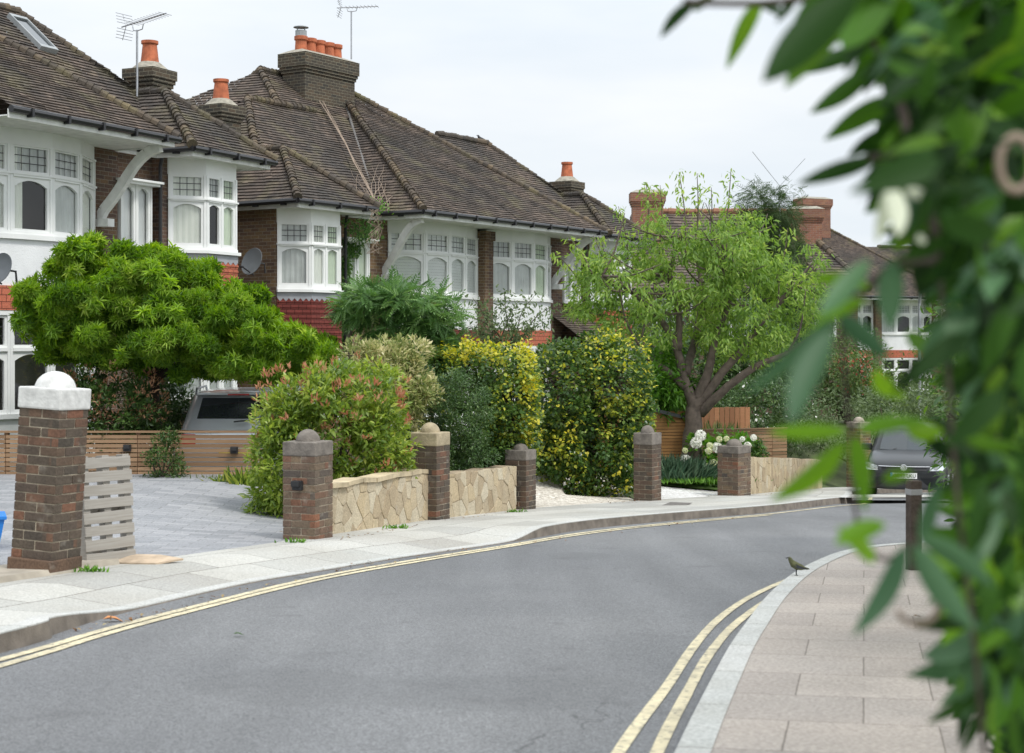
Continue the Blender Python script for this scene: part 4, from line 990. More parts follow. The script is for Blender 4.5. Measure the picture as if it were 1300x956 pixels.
def stonewall(a, b, h0, h1, label, th=.2, cope=True):
    """a,b plan ends on the pavement edge; follows the falling ground"""
    A, B = Vector(a), Vector(b); L = (B-A).length; d = (B-A).normalized(); n = Vector((-d.y, d.x)); N = 10
    r = empty('stone_wall', (A.x, A.y, zp(A.y)), 0, label, 'garden wall')
    def pt(i, off, z): q = A+d*(L*i/N)+n*off; return Vector((q.x-A.x, q.y-A.y, z-zp(A.y)))
    def top(i): y = (A+d*(L*i/N)).y; return zp(y)+h0+(h1-h0)*i/N+.012*math.sin(i*2.3)
    m = MB()
    for i in range(N):
        zb = [zp((A+d*(L*k/N)).y)-.3 for k in (i, i+1)]; u0, u1 = L*i/N, L*(i+1)/N
        m.poly([pt(i, 0, zb[0]), pt(i+1, 0, zb[1]), pt(i+1, 0, top(i+1)-.05), pt(i, 0, top(i)-.05)], [(u0, 0), (u1, 0), (u1, .9), (u0, .9)])
        m.poly([pt(i+1, th, zb[1]), pt(i, th, zb[0]), pt(i, th, top(i)-.05), pt(i+1, th, top(i+1)-.05)], [(u1, 0), (u0, 0), (u0, .9), (u1, .9)])
        m.poly([pt(i, 0, top(i)-.05), pt(i+1, 0, top(i+1)-.05), pt(i+1, th, top(i+1)-.05), pt(i, th, top(i)-.05)], [(u0, 1), (u1, 1), (u1, 1.2), (u0, 1.2)])
    core = m.build('mortar_core', M['joint'], r)
    rr_ = random.Random(int(L*100)); sd_ = []
    def H(u): i = u/L*N; i0 = min(N-1, int(i)); return top(i0)*(1-(i-i0))+top(i0+1)*(i-i0)-.05
    def Z0(u): return zp((A+d*u).y)-.05
    hm = max(H(0)-Z0(0), H(L)-Z0(L))
    tries = 0
    while tries < 1500:
        c_ = (rr_.uniform(-.1, L+.1), rr_.uniform(-.05, hm+.05)); tries += 1
        if all(((c_[0]-q[0])/.15)**2+((c_[1]-q[1])/.20)**2 > rr_.uniform(.55, 1.9) for q in sd_): sd_.append(c_)
    st_ = MB(); ax_ = .72
    for c_ in sd_:
        pl = [(0, 0), (L, 0), (L, hm), (0, hm)]
        for q in sd_:
            if q is c_ or abs(q[0]-c_[0]) > .8: continue
            mx_, my_ = (q[0]+c_[0])/2, (q[1]+c_[1])/2; nx_, ny_ = (q[0]-c_[0]), (q[1]-c_[1])*ax_; out = []
            for i in range(len(pl)):
                a_, b_ = pl[i], pl[(i+1) % len(pl)]; da = (a_[0]-mx_)*nx_+(a_[1]-my_)*ny_; db = (b_[0]-mx_)*nx_+(b_[1]-my_)*ny_
                if da <= 0: out.append(a_)
                if (da < 0) != (db < 0): t_ = da/(da-db); out.append((a_[0]+(b_[0]-a_[0])*t_, a_[1]+(b_[1]-a_[1])*t_))
            pl = out
            if len(pl) < 3: break
        if len(pl) < 3: continue
        gx = sum(p_[0] for p_ in pl)/len(pl); gy = sum(p_[1] for p_ in pl)/len(pl); pr_ = rr_.uniform(.004, .013); tn = rr_.random(); tl_ = (rr_.uniform(-.02, .02), rr_.uniform(-.02, .02))
        # round the corners, shrink for the joint
        P_ = []
        for i in range(len(pl)):
            a_, b_ = pl[i], pl[(i+1) % len(pl)]
            for f_ in (.07, .5, .93): P_.append((a_[0]+(b_[0]-a_[0])*f_+rr_.uniform(-.004, .004), a_[1]+(b_[1]-a_[1])*f_+rr_.uniform(-.004, .004)))
        def shr(k, w_): return [(gx+(p_[0]-gx)*(1-w_/max(.05, math.hypot(p_[0]-gx, p_[1]-gy))), gy+(p_[1]-gy)*(1-w_/max(.05, math.hypot(p_[0]-gx, p_[1]-gy)))) for p_ in P_]
        def W3(p_, o_): u = min(max(p_[0], 0), L); q = A+d*u-n*o_; z_ = Z0(u)+p_[1]/hm*(H(u)-Z0(u)); return (q.x-A.x, q.y-A.y, z_-zp(A.y))
        r0, r1, r2 = [W3(p_, -.004) for p_ in shr(0, .004)], [W3(p_, pr_*.75) for p_ in shr(0, .005)], [W3(p_, pr_+tl_[0]*(p_[0]-gx)+tl_[1]*(p_[1]-gy)) for p_ in shr(0, .012)]
        k_ = len(P_); st_.mesh(r0+r1+r2, [(i, (i+1) % k_, k_+(i+1) % k_, k_+i) for i in range(k_)]+[(k_+i, k_+(i+1) % k_, 2*k_+(i+1) % k_, 2*k_+i) for i in range(k_)]+[tuple(2*k_+i for i in range(k_))], tone=tn)
    st_.build('stonework', M['stone_face'], core)
    if cope:
        m = MB(); k = 0; x = .01
        while x < L-.1:
            w_ = min(random.uniform(.28, .6), L-x); i0, i1 = x/L*N, (x+w_-.008)/L*N; j = random.uniform(.015, .045)
            q = []
            for zz in (-.052, 0.0):
                for i, o in ((i0, -j), (i1, -j*random.uniform(.7, 1.2)), (i1, th+.02), (i0, th+.02)):
                    q.append(pt(i, o, top(i)+zz+random.uniform(-.003, .003)))
            m.mesh(q, [(0, 3, 2, 1), (4, 5, 6, 7), (0, 1, 5, 4), (1, 2, 6, 5), (2, 3, 7, 6), (3, 0, 4, 7)]); x += w_
        m.build('coping', M['cope'], r)
    return r
M['stone_face'] = solobrick('sandstone_face', [(.38, .30, .20), (.52, .43, .29), (.45, .36, .23), (.55, .49, .37), (.36, .28, .18), (.50, .43, .31)], .2)
M['joint'] = mat('sandy_joint', (.29, .23, .155), .95, .3, 8, .6, 50)
M['cope'] = mat('sandstone_coping', (.46, .38, .25), .9, .3, 5, .5, 40)
stonewall(tuple(b2(398, 683)), tuple(b2(543, 661)), .55, .66, 'sandstone crazy paved wall under the red tipped shrub')
stonewall(tuple(b2(552, 660)), tuple(b2(655, 648)), .62, .70, 'grey toned stone wall under the overhanging ivy', cope=False)
stonewall((4.4, 29.9), (7.2, 36.6), .78, .72, 'far stone wall running from the hydrangea pillar to the hatchback', cope=False)

# ---------------------------------------------------------------- timber fences and bin store
def slatfence(A, B, z0, z1, label, mt='cedar', pitch=.066, gap=.014, lights=(), name='slat_fence', postgap=1.8, cap=True):
    A, B = Vector(A), Vector(B); L = (B-A).length; ang = math.atan2(B.y-A.y, B.x-A.x)
    r = empty(name, (A.x, A.y, z0), ang, label, 'fence'); m = MB(); z = 0.; H = z1-z0
    while z < H-.03:
        x = 0
        while x < L:
            w_ = min(postgap, L-x); t = random.random()*.8; n0 = len(m.f)
            m.box(x+.004, x+w_-.004, -.012+random.uniform(-.002, .002), .012, z+random.uniform(-.002, .002), z+pitch-gap)
            for q in range(n0, len(m.f)): m.tone[q] = t
            x += w_
        z += pitch
    m.build('slat_panel', M[mt], r)
    x = 0
    while x <= L+.01: mm = MB(); mm.box(x-.03, x+.03, .02, .09, -.3, H); mm.build('post', M[mt], r); x += postgap
    if cap: mm = MB(); mm.box(-.01, L+.01, -.03, .07, H-.012, H+.014); mm.build('cap_rail', M[mt], r)
    for lx, lz in lights: downlight(r, (lx, -.014, lz), 0, 1.)
    return r
slatfence((-9.2, 22.72), (-3.45, 22.72), -2.0, -1.31, 'long cedar slat fence with two black lights behind the block paved drive', lights=((3.66, .46), (5.2, .43)), postgap=1.9)
slatfence((-2.1, 23.6), (-.9, 24.4), -2.3, -1.52, 'short piece of slat fence glimpsed behind the sandy capped pillar', 'cedar')
slatfence((3.98, 33.6), (6.0, 34.4), -2.85, -1.90, 'low slat fence behind the hydrangea', 'cedar', .075)
r = empty('board_fence', (4.2, 37.5, -3.), R(6), 'orange vertical board fence showing between the cherry tree limbs', 'fence')
m = MB()
for k in range(12):
    n0 = len(m.f); m.box(k*.125+.004, k*.125+.119, -.012, .012, 0, 1.42+random.uniform(-.01, .01), bev=.003)
    t_ = random.random()*.9
    for q in range(n0, len(m.f)): m.tone[q] = t_
m.build('board_panel', M['fencewood'], r); m = MB(); m.box(0, 1.5, .013, .06, .25, .33); m.build('rail', M['fencewood'], r); m = MB(); m.box(0, 1.5, .013, .06, 1.05, 1.13); m.build('rail', M['fencewood'], r)
r = empty('bin_store', (1.9, 32.6, -2.62), R(8), 'golden slatted timber bin store with dark sloping roof', 'shed')
m = MB(); z = 0
while z < 1.0:
    t = random.random()*.7; n0 = len(m.f); zt_ = 1.12-.0
    m.box(.0, 1.78, -.012, .012, z, z+.055); m.box(1.77, 1.79, 0, 1.0, z, z+.055); m.box(0, .02, 0, 1.0, z, z+.055)
    for q in range(n0, len(m.f)): m.tone[q] = t
    z += .066
m.build('slat_panel', M['cedar_new'], r)
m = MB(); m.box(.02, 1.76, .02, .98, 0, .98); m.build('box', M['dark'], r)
m = MB(); m.mesh([(-.08, -.1, 1.20), (1.0, -.1, 1.24), (1.88, -.1, 1.02), (1.88, 1.1, 1.05), (1., 1.1, 1.27), (-.08, 1.1, 1.25), (-.08, -.1, 1.13), (1.0, -.1, 1.17), (1.88, -.1, .95), (1.88, 1.1, .98), (1., 1.1, 1.2), (-.08, 1.1, 1.18)],
    [(0, 1, 4, 5), (1, 2, 3, 4), (6, 11, 10, 7), (7, 10, 9, 8), (0, 6, 7, 1), (1, 7, 8, 2), (2, 8, 9, 3), (3, 9, 10, 4), (4, 10, 11, 5), (5, 11, 6, 0)]); m.build('roof', mat('grey_roof_felt', (.09, .095, .1), .8, .15, 5), r)
m = MB(); m.box(.0, 1.78, -.02, .0, .97, 1.16); m.build('fascia', M['cedar_new'], r)
# pallet
p = Gp(126, 720); r = empty('pallet', (p.x+.0, p.y+.25, p.z-.01), R(52), 'grey weathered wooden pallet stood on end beside the leaning pillar', 'pallet'); r.rotation_euler = (R(-5), 0, R(50))
for k in range(8):
    m = MB(); z = .02+k*.115; m.box(-.25, .25, -.075, -.057, z+random.uniform(-.008, .008), z+.085, bev=.004); sl_ = m.build('board', M['oldwood'], r); sl_.rotation_euler = (0, random.uniform(-.02, .02), 0)
for x in (-.21, 0, .21): m = MB(); m.box(x-.035, x+.035, -.057, .035, 0, .93, bev=.005); m.build('stringer', M['oldwood'], r)
for z in (.02, .42, .82): m = MB(); m.box(-.25, .25, .035, .053, z, z+.1); m.build('board', M['oldwood'], r)
m = MB(); p = Gp(185, 716)
m.mesh([(-.3, -.1, .02), (.12, -.16, .015), (.32, .02, .03), (.1, .12, .05), (-.22, .1, .06), (-.3, -.1, .03), (.12, -.16, .03), (.32, .02, .045), (.1, .12, .065), (-.22, .1, .075)], [(4, 3, 2, 1, 0), (5, 6, 7, 8, 9), (0, 1, 6, 5), (1, 2, 7, 6), (2, 3, 8, 7), (3, 4, 9, 8), (4, 0, 5, 9)])
tag(m.build('cardboard', mat('damp_cardboard', (.46, .36, .26), .9, .25, 9), None, loc=(p.x, p.y, p.z)), 'flattened torn cardboard lying beside the pallet foot', 'cardboard')
# concrete strip at the foot of the leaning pillar
p = Gp(40, 742); patch('concrete_strip', [(-5.35, 9.0), tuple(b2(168, 723)), tuple(b2(168, 719)+Vector((-.35, .5))), (-6.4, 9.6)], M['conc'], .085, terr, 8)
# blue recycling box at the left edge
r = empty('recycling_box', (-5.08, 14.9, -2.0), R(20), 'blue recycling box half hidden behind the leaning pillar', 'box')
m = MB(); m.mesh([(-.2, -.15, 0), (.2, -.15, 0), (.2, .15, 0), (-.2, .15, 0), (-.26, -.2, .32), (.26, -.2, .32), (.26, .2, .32), (-.26, .2, .32)], [(0, 3, 2, 1), (0, 1, 5, 4), (1, 2, 6, 5), (2, 3, 7, 6), (3, 0, 4, 7)]); bl = mat('blue_plastic', (.02, .2, .62), .45, .05, 3)
m.build('tub', bl, r); m = MB(); m.box(-.28, .28, -.22, .22, .32, .36, bev=.01); m.build('lid', bl, r)

# ---------------------------------------------------------------- cars
def car(name, loc, rz, L, Wd, H, pm, label, suv=False):
    r = empty(name, loc, rz, label, 'car'); W2 = Wd/2; belt = H*.64
    # stations: y from nose (-) to tail (+)
    if suv: st = [(-L/2, .78, .35, .70), (-L/2+.12, .90, .25, .82), (-L/2+.5, .98, .22, .92), (-L/2+1.1, 1., .22, .98), (-L*.1, 1., .22, belt), (L*.3, 1., .22, belt+.02), (L/2-.25, .98, .24, belt), (L/2-.06, .95, .28, belt-.02), (L/2, .88, .35, belt-.08)]
    else: st = [(-L/2, .80, .30, .62), (-L/2+.06, .88, .22, .70), (-L/2+.22, .95, .20, .79), (-L/2+.6, .99, .19, .88), (-L/2+1.0, 1., .19, .96), (-L*.1, 1., .19, belt), (L*.3, 1., .19, belt+.03), (L/2-.15, .97, .2, belt), (L/2-.03, .92, .25, belt-.06), (L/2, .86, .3, belt-.12)]
    vs = []; K = 11
    for y, fw, zb, zt in st:
        w_ = W2*fw; hh = zt-zb
        half = [(0, zb), (w_*.82, zb), (w_*.96, zb+.08), (w_, zb+hh*.38), (w_*.985, zb+hh*.6), (w_*.975, zb+hh*.72), (w_*.93, zt-.05), (w_*.86, zt-.012), (w_*.7, zt+.006), (w_*.35, zt+.02), (0, zt+.025)]
        for x, z in half: vs.append((x, y, z))
    n = len(st); full = list(vs); 
    for v in vs: full.append((-v[0], v[1], v[2]))
    fs = []; o = n*K
    for i in range(n-1):
        for k in range(K-1):
            fs.append((i*K+k, (i+1)*K+k, (i+1)*K+k+1, i*K+k+1)); fs.append((o+i*K+k, o+i*K+k+1, o+(i+1)*K+k+1, o+(i+1)*K+k))
    for i, fl in ((0, 1), (n-1, 0)):
        f1 = [i*K+k for k in range(K)]; f2 = [o+i*K+k for k in range(K)]; fs.append(tuple(f1)); fs.append(tuple(f2[::-1]))
    bm = bmesh.new(); V = [bm.verts.new(v) for v in full]
    for f in fs:
        try: bm.faces.new([V[i] for i in f])
        except ValueError: pass
    bmesh.ops.remove_doubles(bm, verts=bm.verts, dist=.0005); bmesh.ops.recalc_face_normals(bm, faces=bm.faces)
    me = bpy.data.meshes.new('body'); bm.to_mesh(me); bm.free(); me.materials.append(pm); me.polygons.foreach_set('use_smooth', [True]*len(me.polygons))
    bo = bpy.data.objects.new('body', me); C.objects.link(bo); bo.parent = r
    sb = bo.modifiers.new('s', 'SUBSURF'); sb.levels = 1; sb.render_levels = 2
    # cabin: belt ring -> roof ring
    yf0, yf1 = (-L/2+1.15, -L*.10) if suv else (-L/2+.98, -L*.12); yr0, yr1 = (L/2-.18, L/2-.62) if suv else (L/2-.12, L/2-.5)
    def ringpts(t):
        yf = yf0+(yf1-yf0)*t; yr = yr0+(yr1-yr0)*t; w_ = W2*(.93-.17*t); z = belt-.02+(H-belt-.02)*t+.02
        return [(-w_*.80, yf, z), (0, yf-.09, z), (w_*.80, yf, z), (w_, yf+.22, z), (w_*1.0, (yf+yr)/2, z), (w_*.99, yr-.2, z), (w_*.84, yr, z), (0, yr+.07, z), (-w_*.84, yr, z), (-w_*.99, yr-.2, z), (-w_*1.0, (yf+yr)/2, z), (-w_, yf+.22, z)]
    m = MB(); rows = [ringpts(t) for t in (0, .35, .7, .93)]
    rows.append([(x*.93, (y-(yf1+yr1)/2)*.95+(yf1+yr1)/2, H-.015) for x, y, z in ringpts(1)]); rows.append([(x*.5, (y-(yf1+yr1)/2)*.55+(yf1+yr1)/2, H+.02) for x, y, z in ringpts(1)])
    vv = [p for rw in rows for p in rw]; ff = [(i*12+k, i*12+(k+1) % 12, (i+1)*12+(k+1) % 12, (i+1)*12+k) for i in range(len(rows)-1) for k in range(12)]; ff.append(tuple((len(rows)-1)*12+k for k in range(12)))
    m.mesh(vv, ff); cb = m.build('cabin', pm, r, smooth=True)
    def glass(idx, t0, t1, nme, inset_=.06, out=.008):
        a = ringpts(t0); b = ringpts(t1); cx = Vector((0, (yf0+yr0)/2, H*.5)); g = MB()
        for i in range(len(idx)-1):
            q = [Vector(a[idx[i]]), Vector(a[idx[i+1]]), Vector(b[idx[i+1]]), Vector(b[idx[i]])]
            if i == 0: q[0] = q[0].lerp(q[1], inset_); q[3] = q[3].lerp(q[2], inset_)
            if i == len(idx)-2: q[1] = q[1].lerp(q[0], inset_); q[2] = q[2].lerp(q[3], inset_)
            nn = (q[1]-q[0]).cross(q[3]-q[0]).normalized()
            if nn.dot(q[0]-cx) < 0: nn = -nn
            g.poly([p+nn*out for p in q])
        return g.build(nme, M['car_glass'], r)
    glass([0, 1, 2], .10, .90, 'windscreen', .05); rw_ = glass([6, 7, 8], .30 if suv else .12, .86, 'rear_window', .10)
    glass([3, 4], .1, .84, 'side_window'); glass([4, 5], .1, .84, 'side_window'); glass([9, 10], .1, .84, 'side_window'); glass([10, 11], .1, .84, 'side_window')
    wr = .33 if suv else .30
    for sx in (-1, 1):
        for wy in (-L/2+.80, L/2-.82):
            Mx = Matrix.Translation((sx*(W2-.10), wy, wr)) @ Matrix.Rotation(R(90)*sx, 4, 'Y')
            m = MB(); m.lathe([(wr+.05, -.05), (wr+.05, .085)], 24, Mx); m.build('wheel_arch', M['trim'], r)
            m = MB(); m.lathe([(wr*.6, -.1), (wr*.95, -.1), (wr, -.06), (wr, .07), (wr*.95, .10), (wr*.66, .105), (wr*.64, .08)], 28, Mx); wh = m.build('wheel', M['tyre'], r)
            m = MB(); m.lathe([(wr*.64, .088), (wr*.60, .10), (wr*.57, .088), (.06, .07), (.05, .1)], 20, Mx)
            for k in range(5):
                a = k*2*math.pi/5; m.tube([Mx @ Vector((.05*math.cos(a), .05*math.sin(a), .1)), Mx @ Vector((wr*.6*math.cos(a), wr*.6*math.sin(a), .1))], .03, 5)
            m.build('rim', M['rim'], wh)
        m = MB(); m.box(sx*(W2*.93), sx*(W2+.16), -L/2+1.42, -L/2+1.56, belt-.0, belt+.14, bev=.03) if sx > 0 else m.box(sx*(W2+.16), sx*(W2*.93), -L/2+1.42, -L/2+1.56, belt-.0, belt+.14, bev=.03); m.build('wing_mirror', M['trim'], r)
    return r, L, W2, H, belt
# dark hatchback, nose to the camera
r, L, W2, H, belt = car('parked_car', (8.42, 33.3, zp(31.8)-.12), R(-18), 3.8, 1.62, 1.40, M['car_black'], 'dark grey hatchback parked facing the camera beside the far kerb')
yn = -L/2
def fr(x0, x1, z0, z1, d0, nme, mt, par=r, bev=.0, curve=.10):
    """piece following the curved nose"""
    m = MB(); N = 10
    def Y(x): return yn-.012+curve*(abs(x)/W2)**2.2*2.2
    for i in range(N):
        a = x0+(x1-x0)*i/N; b = x0+(x1-x0)*(i+1)/N
        m.poly([(a, Y(a)-d0, z0), (b, Y(b)-d0, z0), (b, Y(b)-d0+.02, z1), (a, Y(a)-d0+.02, z1)])
        m.poly([(a, Y(a)-d0+.02, z1), (b, Y(b)-d0+.02, z1), (b, Y(b)+.1, z1), (a, Y(a)+.1, z1)]); m.poly([(a, Y(a)+.1, z0), (b, Y(b)+.1, z0), (b, Y(b)-d0, z0), (a, Y(a)-d0, z0)])
    return m.build(nme, mt, par)
fr(-.74, .74, .22, .52, .03, 'bumper', M['car_black']); gr = fr(-.50, .50, .60, .68, .035, 'grille', M['trim']); fr(-.50, .50, .675, .683, .042, 'chrome_strip', M['chrome'], gr); fr(-.50, .50, .60, .608, .042, 'chrome_strip', M['chrome'], gr)
fr(-.60, .60, .26, .40, .037, 'air_intake', M['trim'])
for sx in (-1, 1):
    m = MB(); q = []
    for (x, z, dy) in ((.50, .60, .0), (.74, .60, .10), (.80, .66, .24), (.82, .74, .36), (.70, .745, .17), (.52, .69, .045)): q.append((sx*x, yn-.045+dy*.9, z))
    m.poly(q if sx > 0 else q[::-1]); hl = m.build('headlight', M['lamp'], r)
    m = MB(); m.lathe([(.045, 0), (.04, .01), (.01, .012)], 14, Matrix.Translation((sx*.62, yn+.0, .665)) @ Matrix.Rotation(R(90), 4, 'X')); m.build('bulb_reflector', M['lamp'], hl)
m = MB(); m.lathe([(.062, 0), (.068, .012), (.060, .014), (.055, .006)], 24, Matrix.Translation((0, yn-.05, .655)) @ Matrix.Rotation(R(90), 4, 'X'))
bd = m.build('badge', M['chrome'], r); m = MB()
for pts in (((-.028, .045), (0, -.002), (.028, .045)), ((-.045, .018), (-.02, -.045), (0, .002), (.02, -.045), (.045, .018))):
    for i in range(len(pts)-1): m.tube([(pts[i][0], yn-.068, .655+pts[i][1]), (pts[i+1][0], yn-.068, .655+pts[i+1][1])], .006, 5)
m.build('emblem', M['chrome'], bd)
pl_ = fr(-.26, .26, .44, .55, .05, 'number_plate', M['plate'], r, curve=.02); fr(-.26, -.215, .44, .55, .053, 'country_band', M['euro'], pl_, curve=.02)
fc = bpy.data.curves.new('txt', 'FONT'); fc.body = 'EO12 LKU'; fc.size = .105; fc.extrude = .001; fc.align_x = 'CENTER'; fc.align_y = 'CENTER'
fo_ = bpy.data.objects.new('txt', fc); C.objects.link(fo_); dg = bpy.context.evaluated_depsgraph_get(); tm = bpy.data.meshes.new_from_object(fo_.evaluated_get(dg)); bpy.data.objects.remove(fo_)
tm.materials.clear(); tm.materials.append(M['trim']); to = bpy.data.objects.new('lettering', tm); C.objects.link(to); to.parent = pl_; to.location = (.02, yn-.068, .495); to.rotation_euler = (R(84), 0, 0); to.scale = (.95, 1, 1)
for sx in (-.4, .2): m = MB(); m.tube([(sx, yn+.93, belt+.02), (sx+.45, yn+1.08, belt+.16)], .008, 5); m.build('wiper', M['trim'], r)
m = MB(); m.box(-.3, .1, yn+1.5, yn+1.5, 0, 0)
# silver estate behind the slat fence, tail to the camera
r, L, W2, H, belt = car('parked_car', (-4.32, 25.6, -2.33), R(8), 4.4, 1.84, 1.56, M['car_silver'], 'silver estate car parked tail first behind the cedar slat fence', True)
r.rotation_euler = (0, 0, R(186)); yt = L/2
m = MB(); m.box(-.62, .62, yt-.66, yt-.40, H-.045, H-.01, bev=.012); sp_ = m.build('spoiler', M['car_silver'], r)
m = MB(); m.box(-.16, .16, yt-.402, yt-.39, H-.05, H-.025); m.build('brake_light', M['red_lamp'], sp_)
m = MB(); m.tube([(.05, yt-.07, belt+.13), (-.42, yt-.15, belt+.17)], .012, 5); m.build('wiper', M['trim'], r)
for sx in (-1, 1):
    m = MB(); m.tube([(sx*.66, -L*.08, H-.03), (sx*.66, -L*.05, H+.04), (sx*.66, yt-.85, H+.04), (sx*.66, yt-.72, H-.03)], .018, 7); m.build('roof_rail', M['metal'], r)
    m = MB(); m.box(min(sx*.60, sx*.86), max(sx*.60, sx*.86), yt-.10, yt-.0, belt-.22, belt-.05, bev=.02); m.build('tail_light', M['red_lamp'], r)
m = MB(); m.box(-.26, .26, yt-.01, yt+.015, .62, .73); m.build('number_plate', mat('yellow_number_plate', (.75, .6, .1), .5, 0), r)

# ---------------------------------------------------------------- street furniture
p = Gp(1160, 724); r = empty('bollard', (p.x, p.y, p.z), R(14), 'dark wooden bollard at the tip of the buff pavement', 'bollard')
m = MB(); m.box(-.05, .05, -.05, .05, -.1, .74, bev=.012); m.build('post', M['bark_dark'], r); m = MB(); m.box(-.053, .053, -.053, .053, .62, .67, bev=.006); m.build('band', mat('grey_reflective_band', (.28, .28, .28), .6, 0), r)
r = empty('lamp_post', (11.9, 46., -4.1), 0, 'pale grey lamp post rising among the far trees', 'lamp post')
m = MB(); m.tube([(0, 0, 0), (0, 0, 1.2)], .09, 10); m.build('base', M['greymetal'], r); m = MB(); m.tube([(0, 0, 1.2), (0, 0, 5.2), (0, -.1, 5.5), (0, -.5, 5.6)], .045, 10); m.build('column', M['metal'], r)
m = MB(); m.box(-.09, .09, -1.0, -.45, 5.56, 5.68, bev=.03); m.build('lantern', M['greymetal'], r)
def cover(px, py, w_, h_, label, col='metal_cover'):
    p = Gp(px, py); m = MB(); m.box(-w_/2, w_/2, -h_/2, h_/2, 0, .006)
    o = m.build('manhole_cover', M[col], None, loc=(p.x, p.y, p.z+.012)); o.rotation_euler = (0, 0, R(70)); o['label'] = label; o['category'] = 'manhole cover'
M['metal_cover'] = mat('rusty_iron_cover', (.13, .12, .11), .8, .25, 20, .5, 60)
cover(858, 642, .7, .35, 'flat iron cover in the pavement before the white gravel drive')

# aerials and dishes
def yagi(loc, rz, mast, boom, label, tilt=0., n=12, el=.18):
    r = empty('tv_aerial', loc, rz, label, 'aerial'); m = MB(); m.tube([(0, 0, -mast), (0, 0, 0)], .022, 7); m.build('mast', M['metal'], r)
    b = MB(); b.tube([(-boom*.35, 0, .1), (boom*.65, 0, .1+tilt)], .014, 6); b.tube([(-.12, 0, .08), (-.1, 0, .0), (0, 0, -.02), (.14, 0, .0), (.17, 0, .1)], .012, 5); bo = b.build('boom', M['metal'], r)
    e_ = MB()
    for i in range(n): x = -boom*.1+boom*.72*i/(n-1); e_.tube([(x, -el, .1+tilt*(.35+x/boom)), (x, el, .1+tilt*(.35+x/boom))], .006, 4)
    for s_ in (-1, 1):
        e_.tube([(-boom*.25, 0, .1), (-boom*.33, 0, .1+s_*.26)], .01, 4)
        for k in range(4): z = .1+s_*(.06+.06*k); x = -boom*.27-.012*k; e_.tube([(x, -el*1.2, z), (x, el*1.2, z)], .006, 4)
    e_.build('elements', M['metal'], bo); return r
q = Wp(174, 38, 30.8); yagi(q, R(-32), 1.3, 1.2, 'long TV aerial on a mast beside the nearest chimney', .14)
q = Wp(446, 14, 42.5); yagi(q, R(-10), 1.3, 1.15, 'thin TV aerial above the five pot chimney', 0., 9, .2)
q = Wp(990, 236, 57.5); r = empty('tv_aerial', q, 0, 'V shaped aerial above the dark conifer', 'aerial'); m = MB(); m.tube([(0, 0, -1.9), (0, 0, 0)], .03, 6); m.build('mast', M['metal'], r)
m = MB(); m.tube([(0, 0, 0), (-1.0, 0, 1.25)], .012, 5); m.tube([(0, 0, 0), (.92, 0, 1.0)], .012, 5); m.tube([(0, 0, 0), (-.35, 0, -.4)], .012, 5); m.tube([(0, 0, -.45), (.8, 0, -.42)], .012, 5); m.build('elements', M['metal'], r)
def dish(loc, rz, rad, label):
    r = empty('satellite_dish', loc, rz, label, 'satellite dish'); m = MB(); Mx = Matrix.Rotation(R(72), 4, 'X')
    m.lathe([(rad, rad*.22), (rad*.8, rad*.12), (rad*.5, rad*.04), (.01, 0)], 26, Mx); m.lathe([(rad, rad*.22), (rad*1.02, rad*.2), (rad*.8, rad*.09), (.02, -.02)], 26, Mx); m.build('reflector', M['dish'], r, smooth=True)
    m = MB(); m.tube([(0, 0, -rad*.9), (0, -rad*1.1, -rad*.35)], .014, 6); m.box(-.04, .04, -rad*1.25, -rad*1.05, -rad*.45, -rad*.28, bev=.01); m.build('receiver_arm', M['trim'], r)
    m = MB(); m.tube([(0, .03, 0), (0, .28, -.02), (0, .3, -.2)], .018, 6); m.build('bracket', M['trim'], r)
dish(Wp(2, 342, 23.3), R(-28), .24, 'grey satellite dish on the render at the left edge'); dish(Wp(322, 333, 30.2), R(-38), .27, 'grey satellite dish fixed beside the orange tiled end bay')
# ---------------------------------------------------------------- planting
L_ = {}
L_['acacia'] = leafmat('bright_feathery_leaf', [(0, (.06, .15, .016)), (.4, (.165, .315, .028)), (.75, (.31, .48, .052)), (1, (.48, .60, .13))], .5, .45)
L_['photinia'] = leafmat('photinia_leaf', [(0, (.08, .15, .03)), (.45, (.20, .30, .05)), (.85, (.36, .44, .08)), (1, (.50, .46, .12))], .35, .4)
L_['photinia_dark'] = leafmat('dark_photinia_leaf', [(0, (.03, .06, .018)), (.5, (.06, .12, .03)), (1, (.12, .20, .05))], .4, .3)
L_['redtip'] = leafmat('young_red_leaf', [(0, (.32, .12, .06)), (.5, (.48, .22, .12)), (1, (.55, .36, .20))], .4, .35)
L_['rusttip'] = leafmat('young_rust_leaf', [(0, (.24, .12, .06)), (.6, (.38, .20, .11)), (1, (.42, .30, .16))], .45, .3)
L_['varieg'] = leafmat('cream_variegated_leaf', [(0, (.10, .16, .04)), (.4, (.25, .30, .10)), (.7, (.55, .52, .26)), (1, (.76, .70, .46))], .5, .35)
L_['mahonia'] = leafmat('mid_green_pinnate_leaf', [(0, (.04, .10, .03)), (.55, (.10, .21, .055)), (.92, (.20, .33, .09)), (1, (.36, .24, .10))], .4, .35)
L_['smalldark'] = leafmat('small_dark_leaf', [(0, (.035, .075, .025)), (.6, (.08, .15, .045)), (1, (.18, .26, .09))], .3, .25)
L_['ivygold'] = leafmat('golden_ivy_leaf', [(0, (.05, .10, .025)), (.4, (.13, .21, .04)), (.65, (.34, .40, .05)), (1, (.68, .64, .09))], .4, .35)
L_['gold'] = leafmat('yellow_leaf', [(0, (.34, .38, .04)), (1, (.72, .64, .08))], .45, .4)
L_['ivy'] = leafmat('dark_ivy_leaf', [(0, (.03, .07, .022)), (.6, (.075, .15, .035)), (1, (.19, .27, .055))], .28, .3)
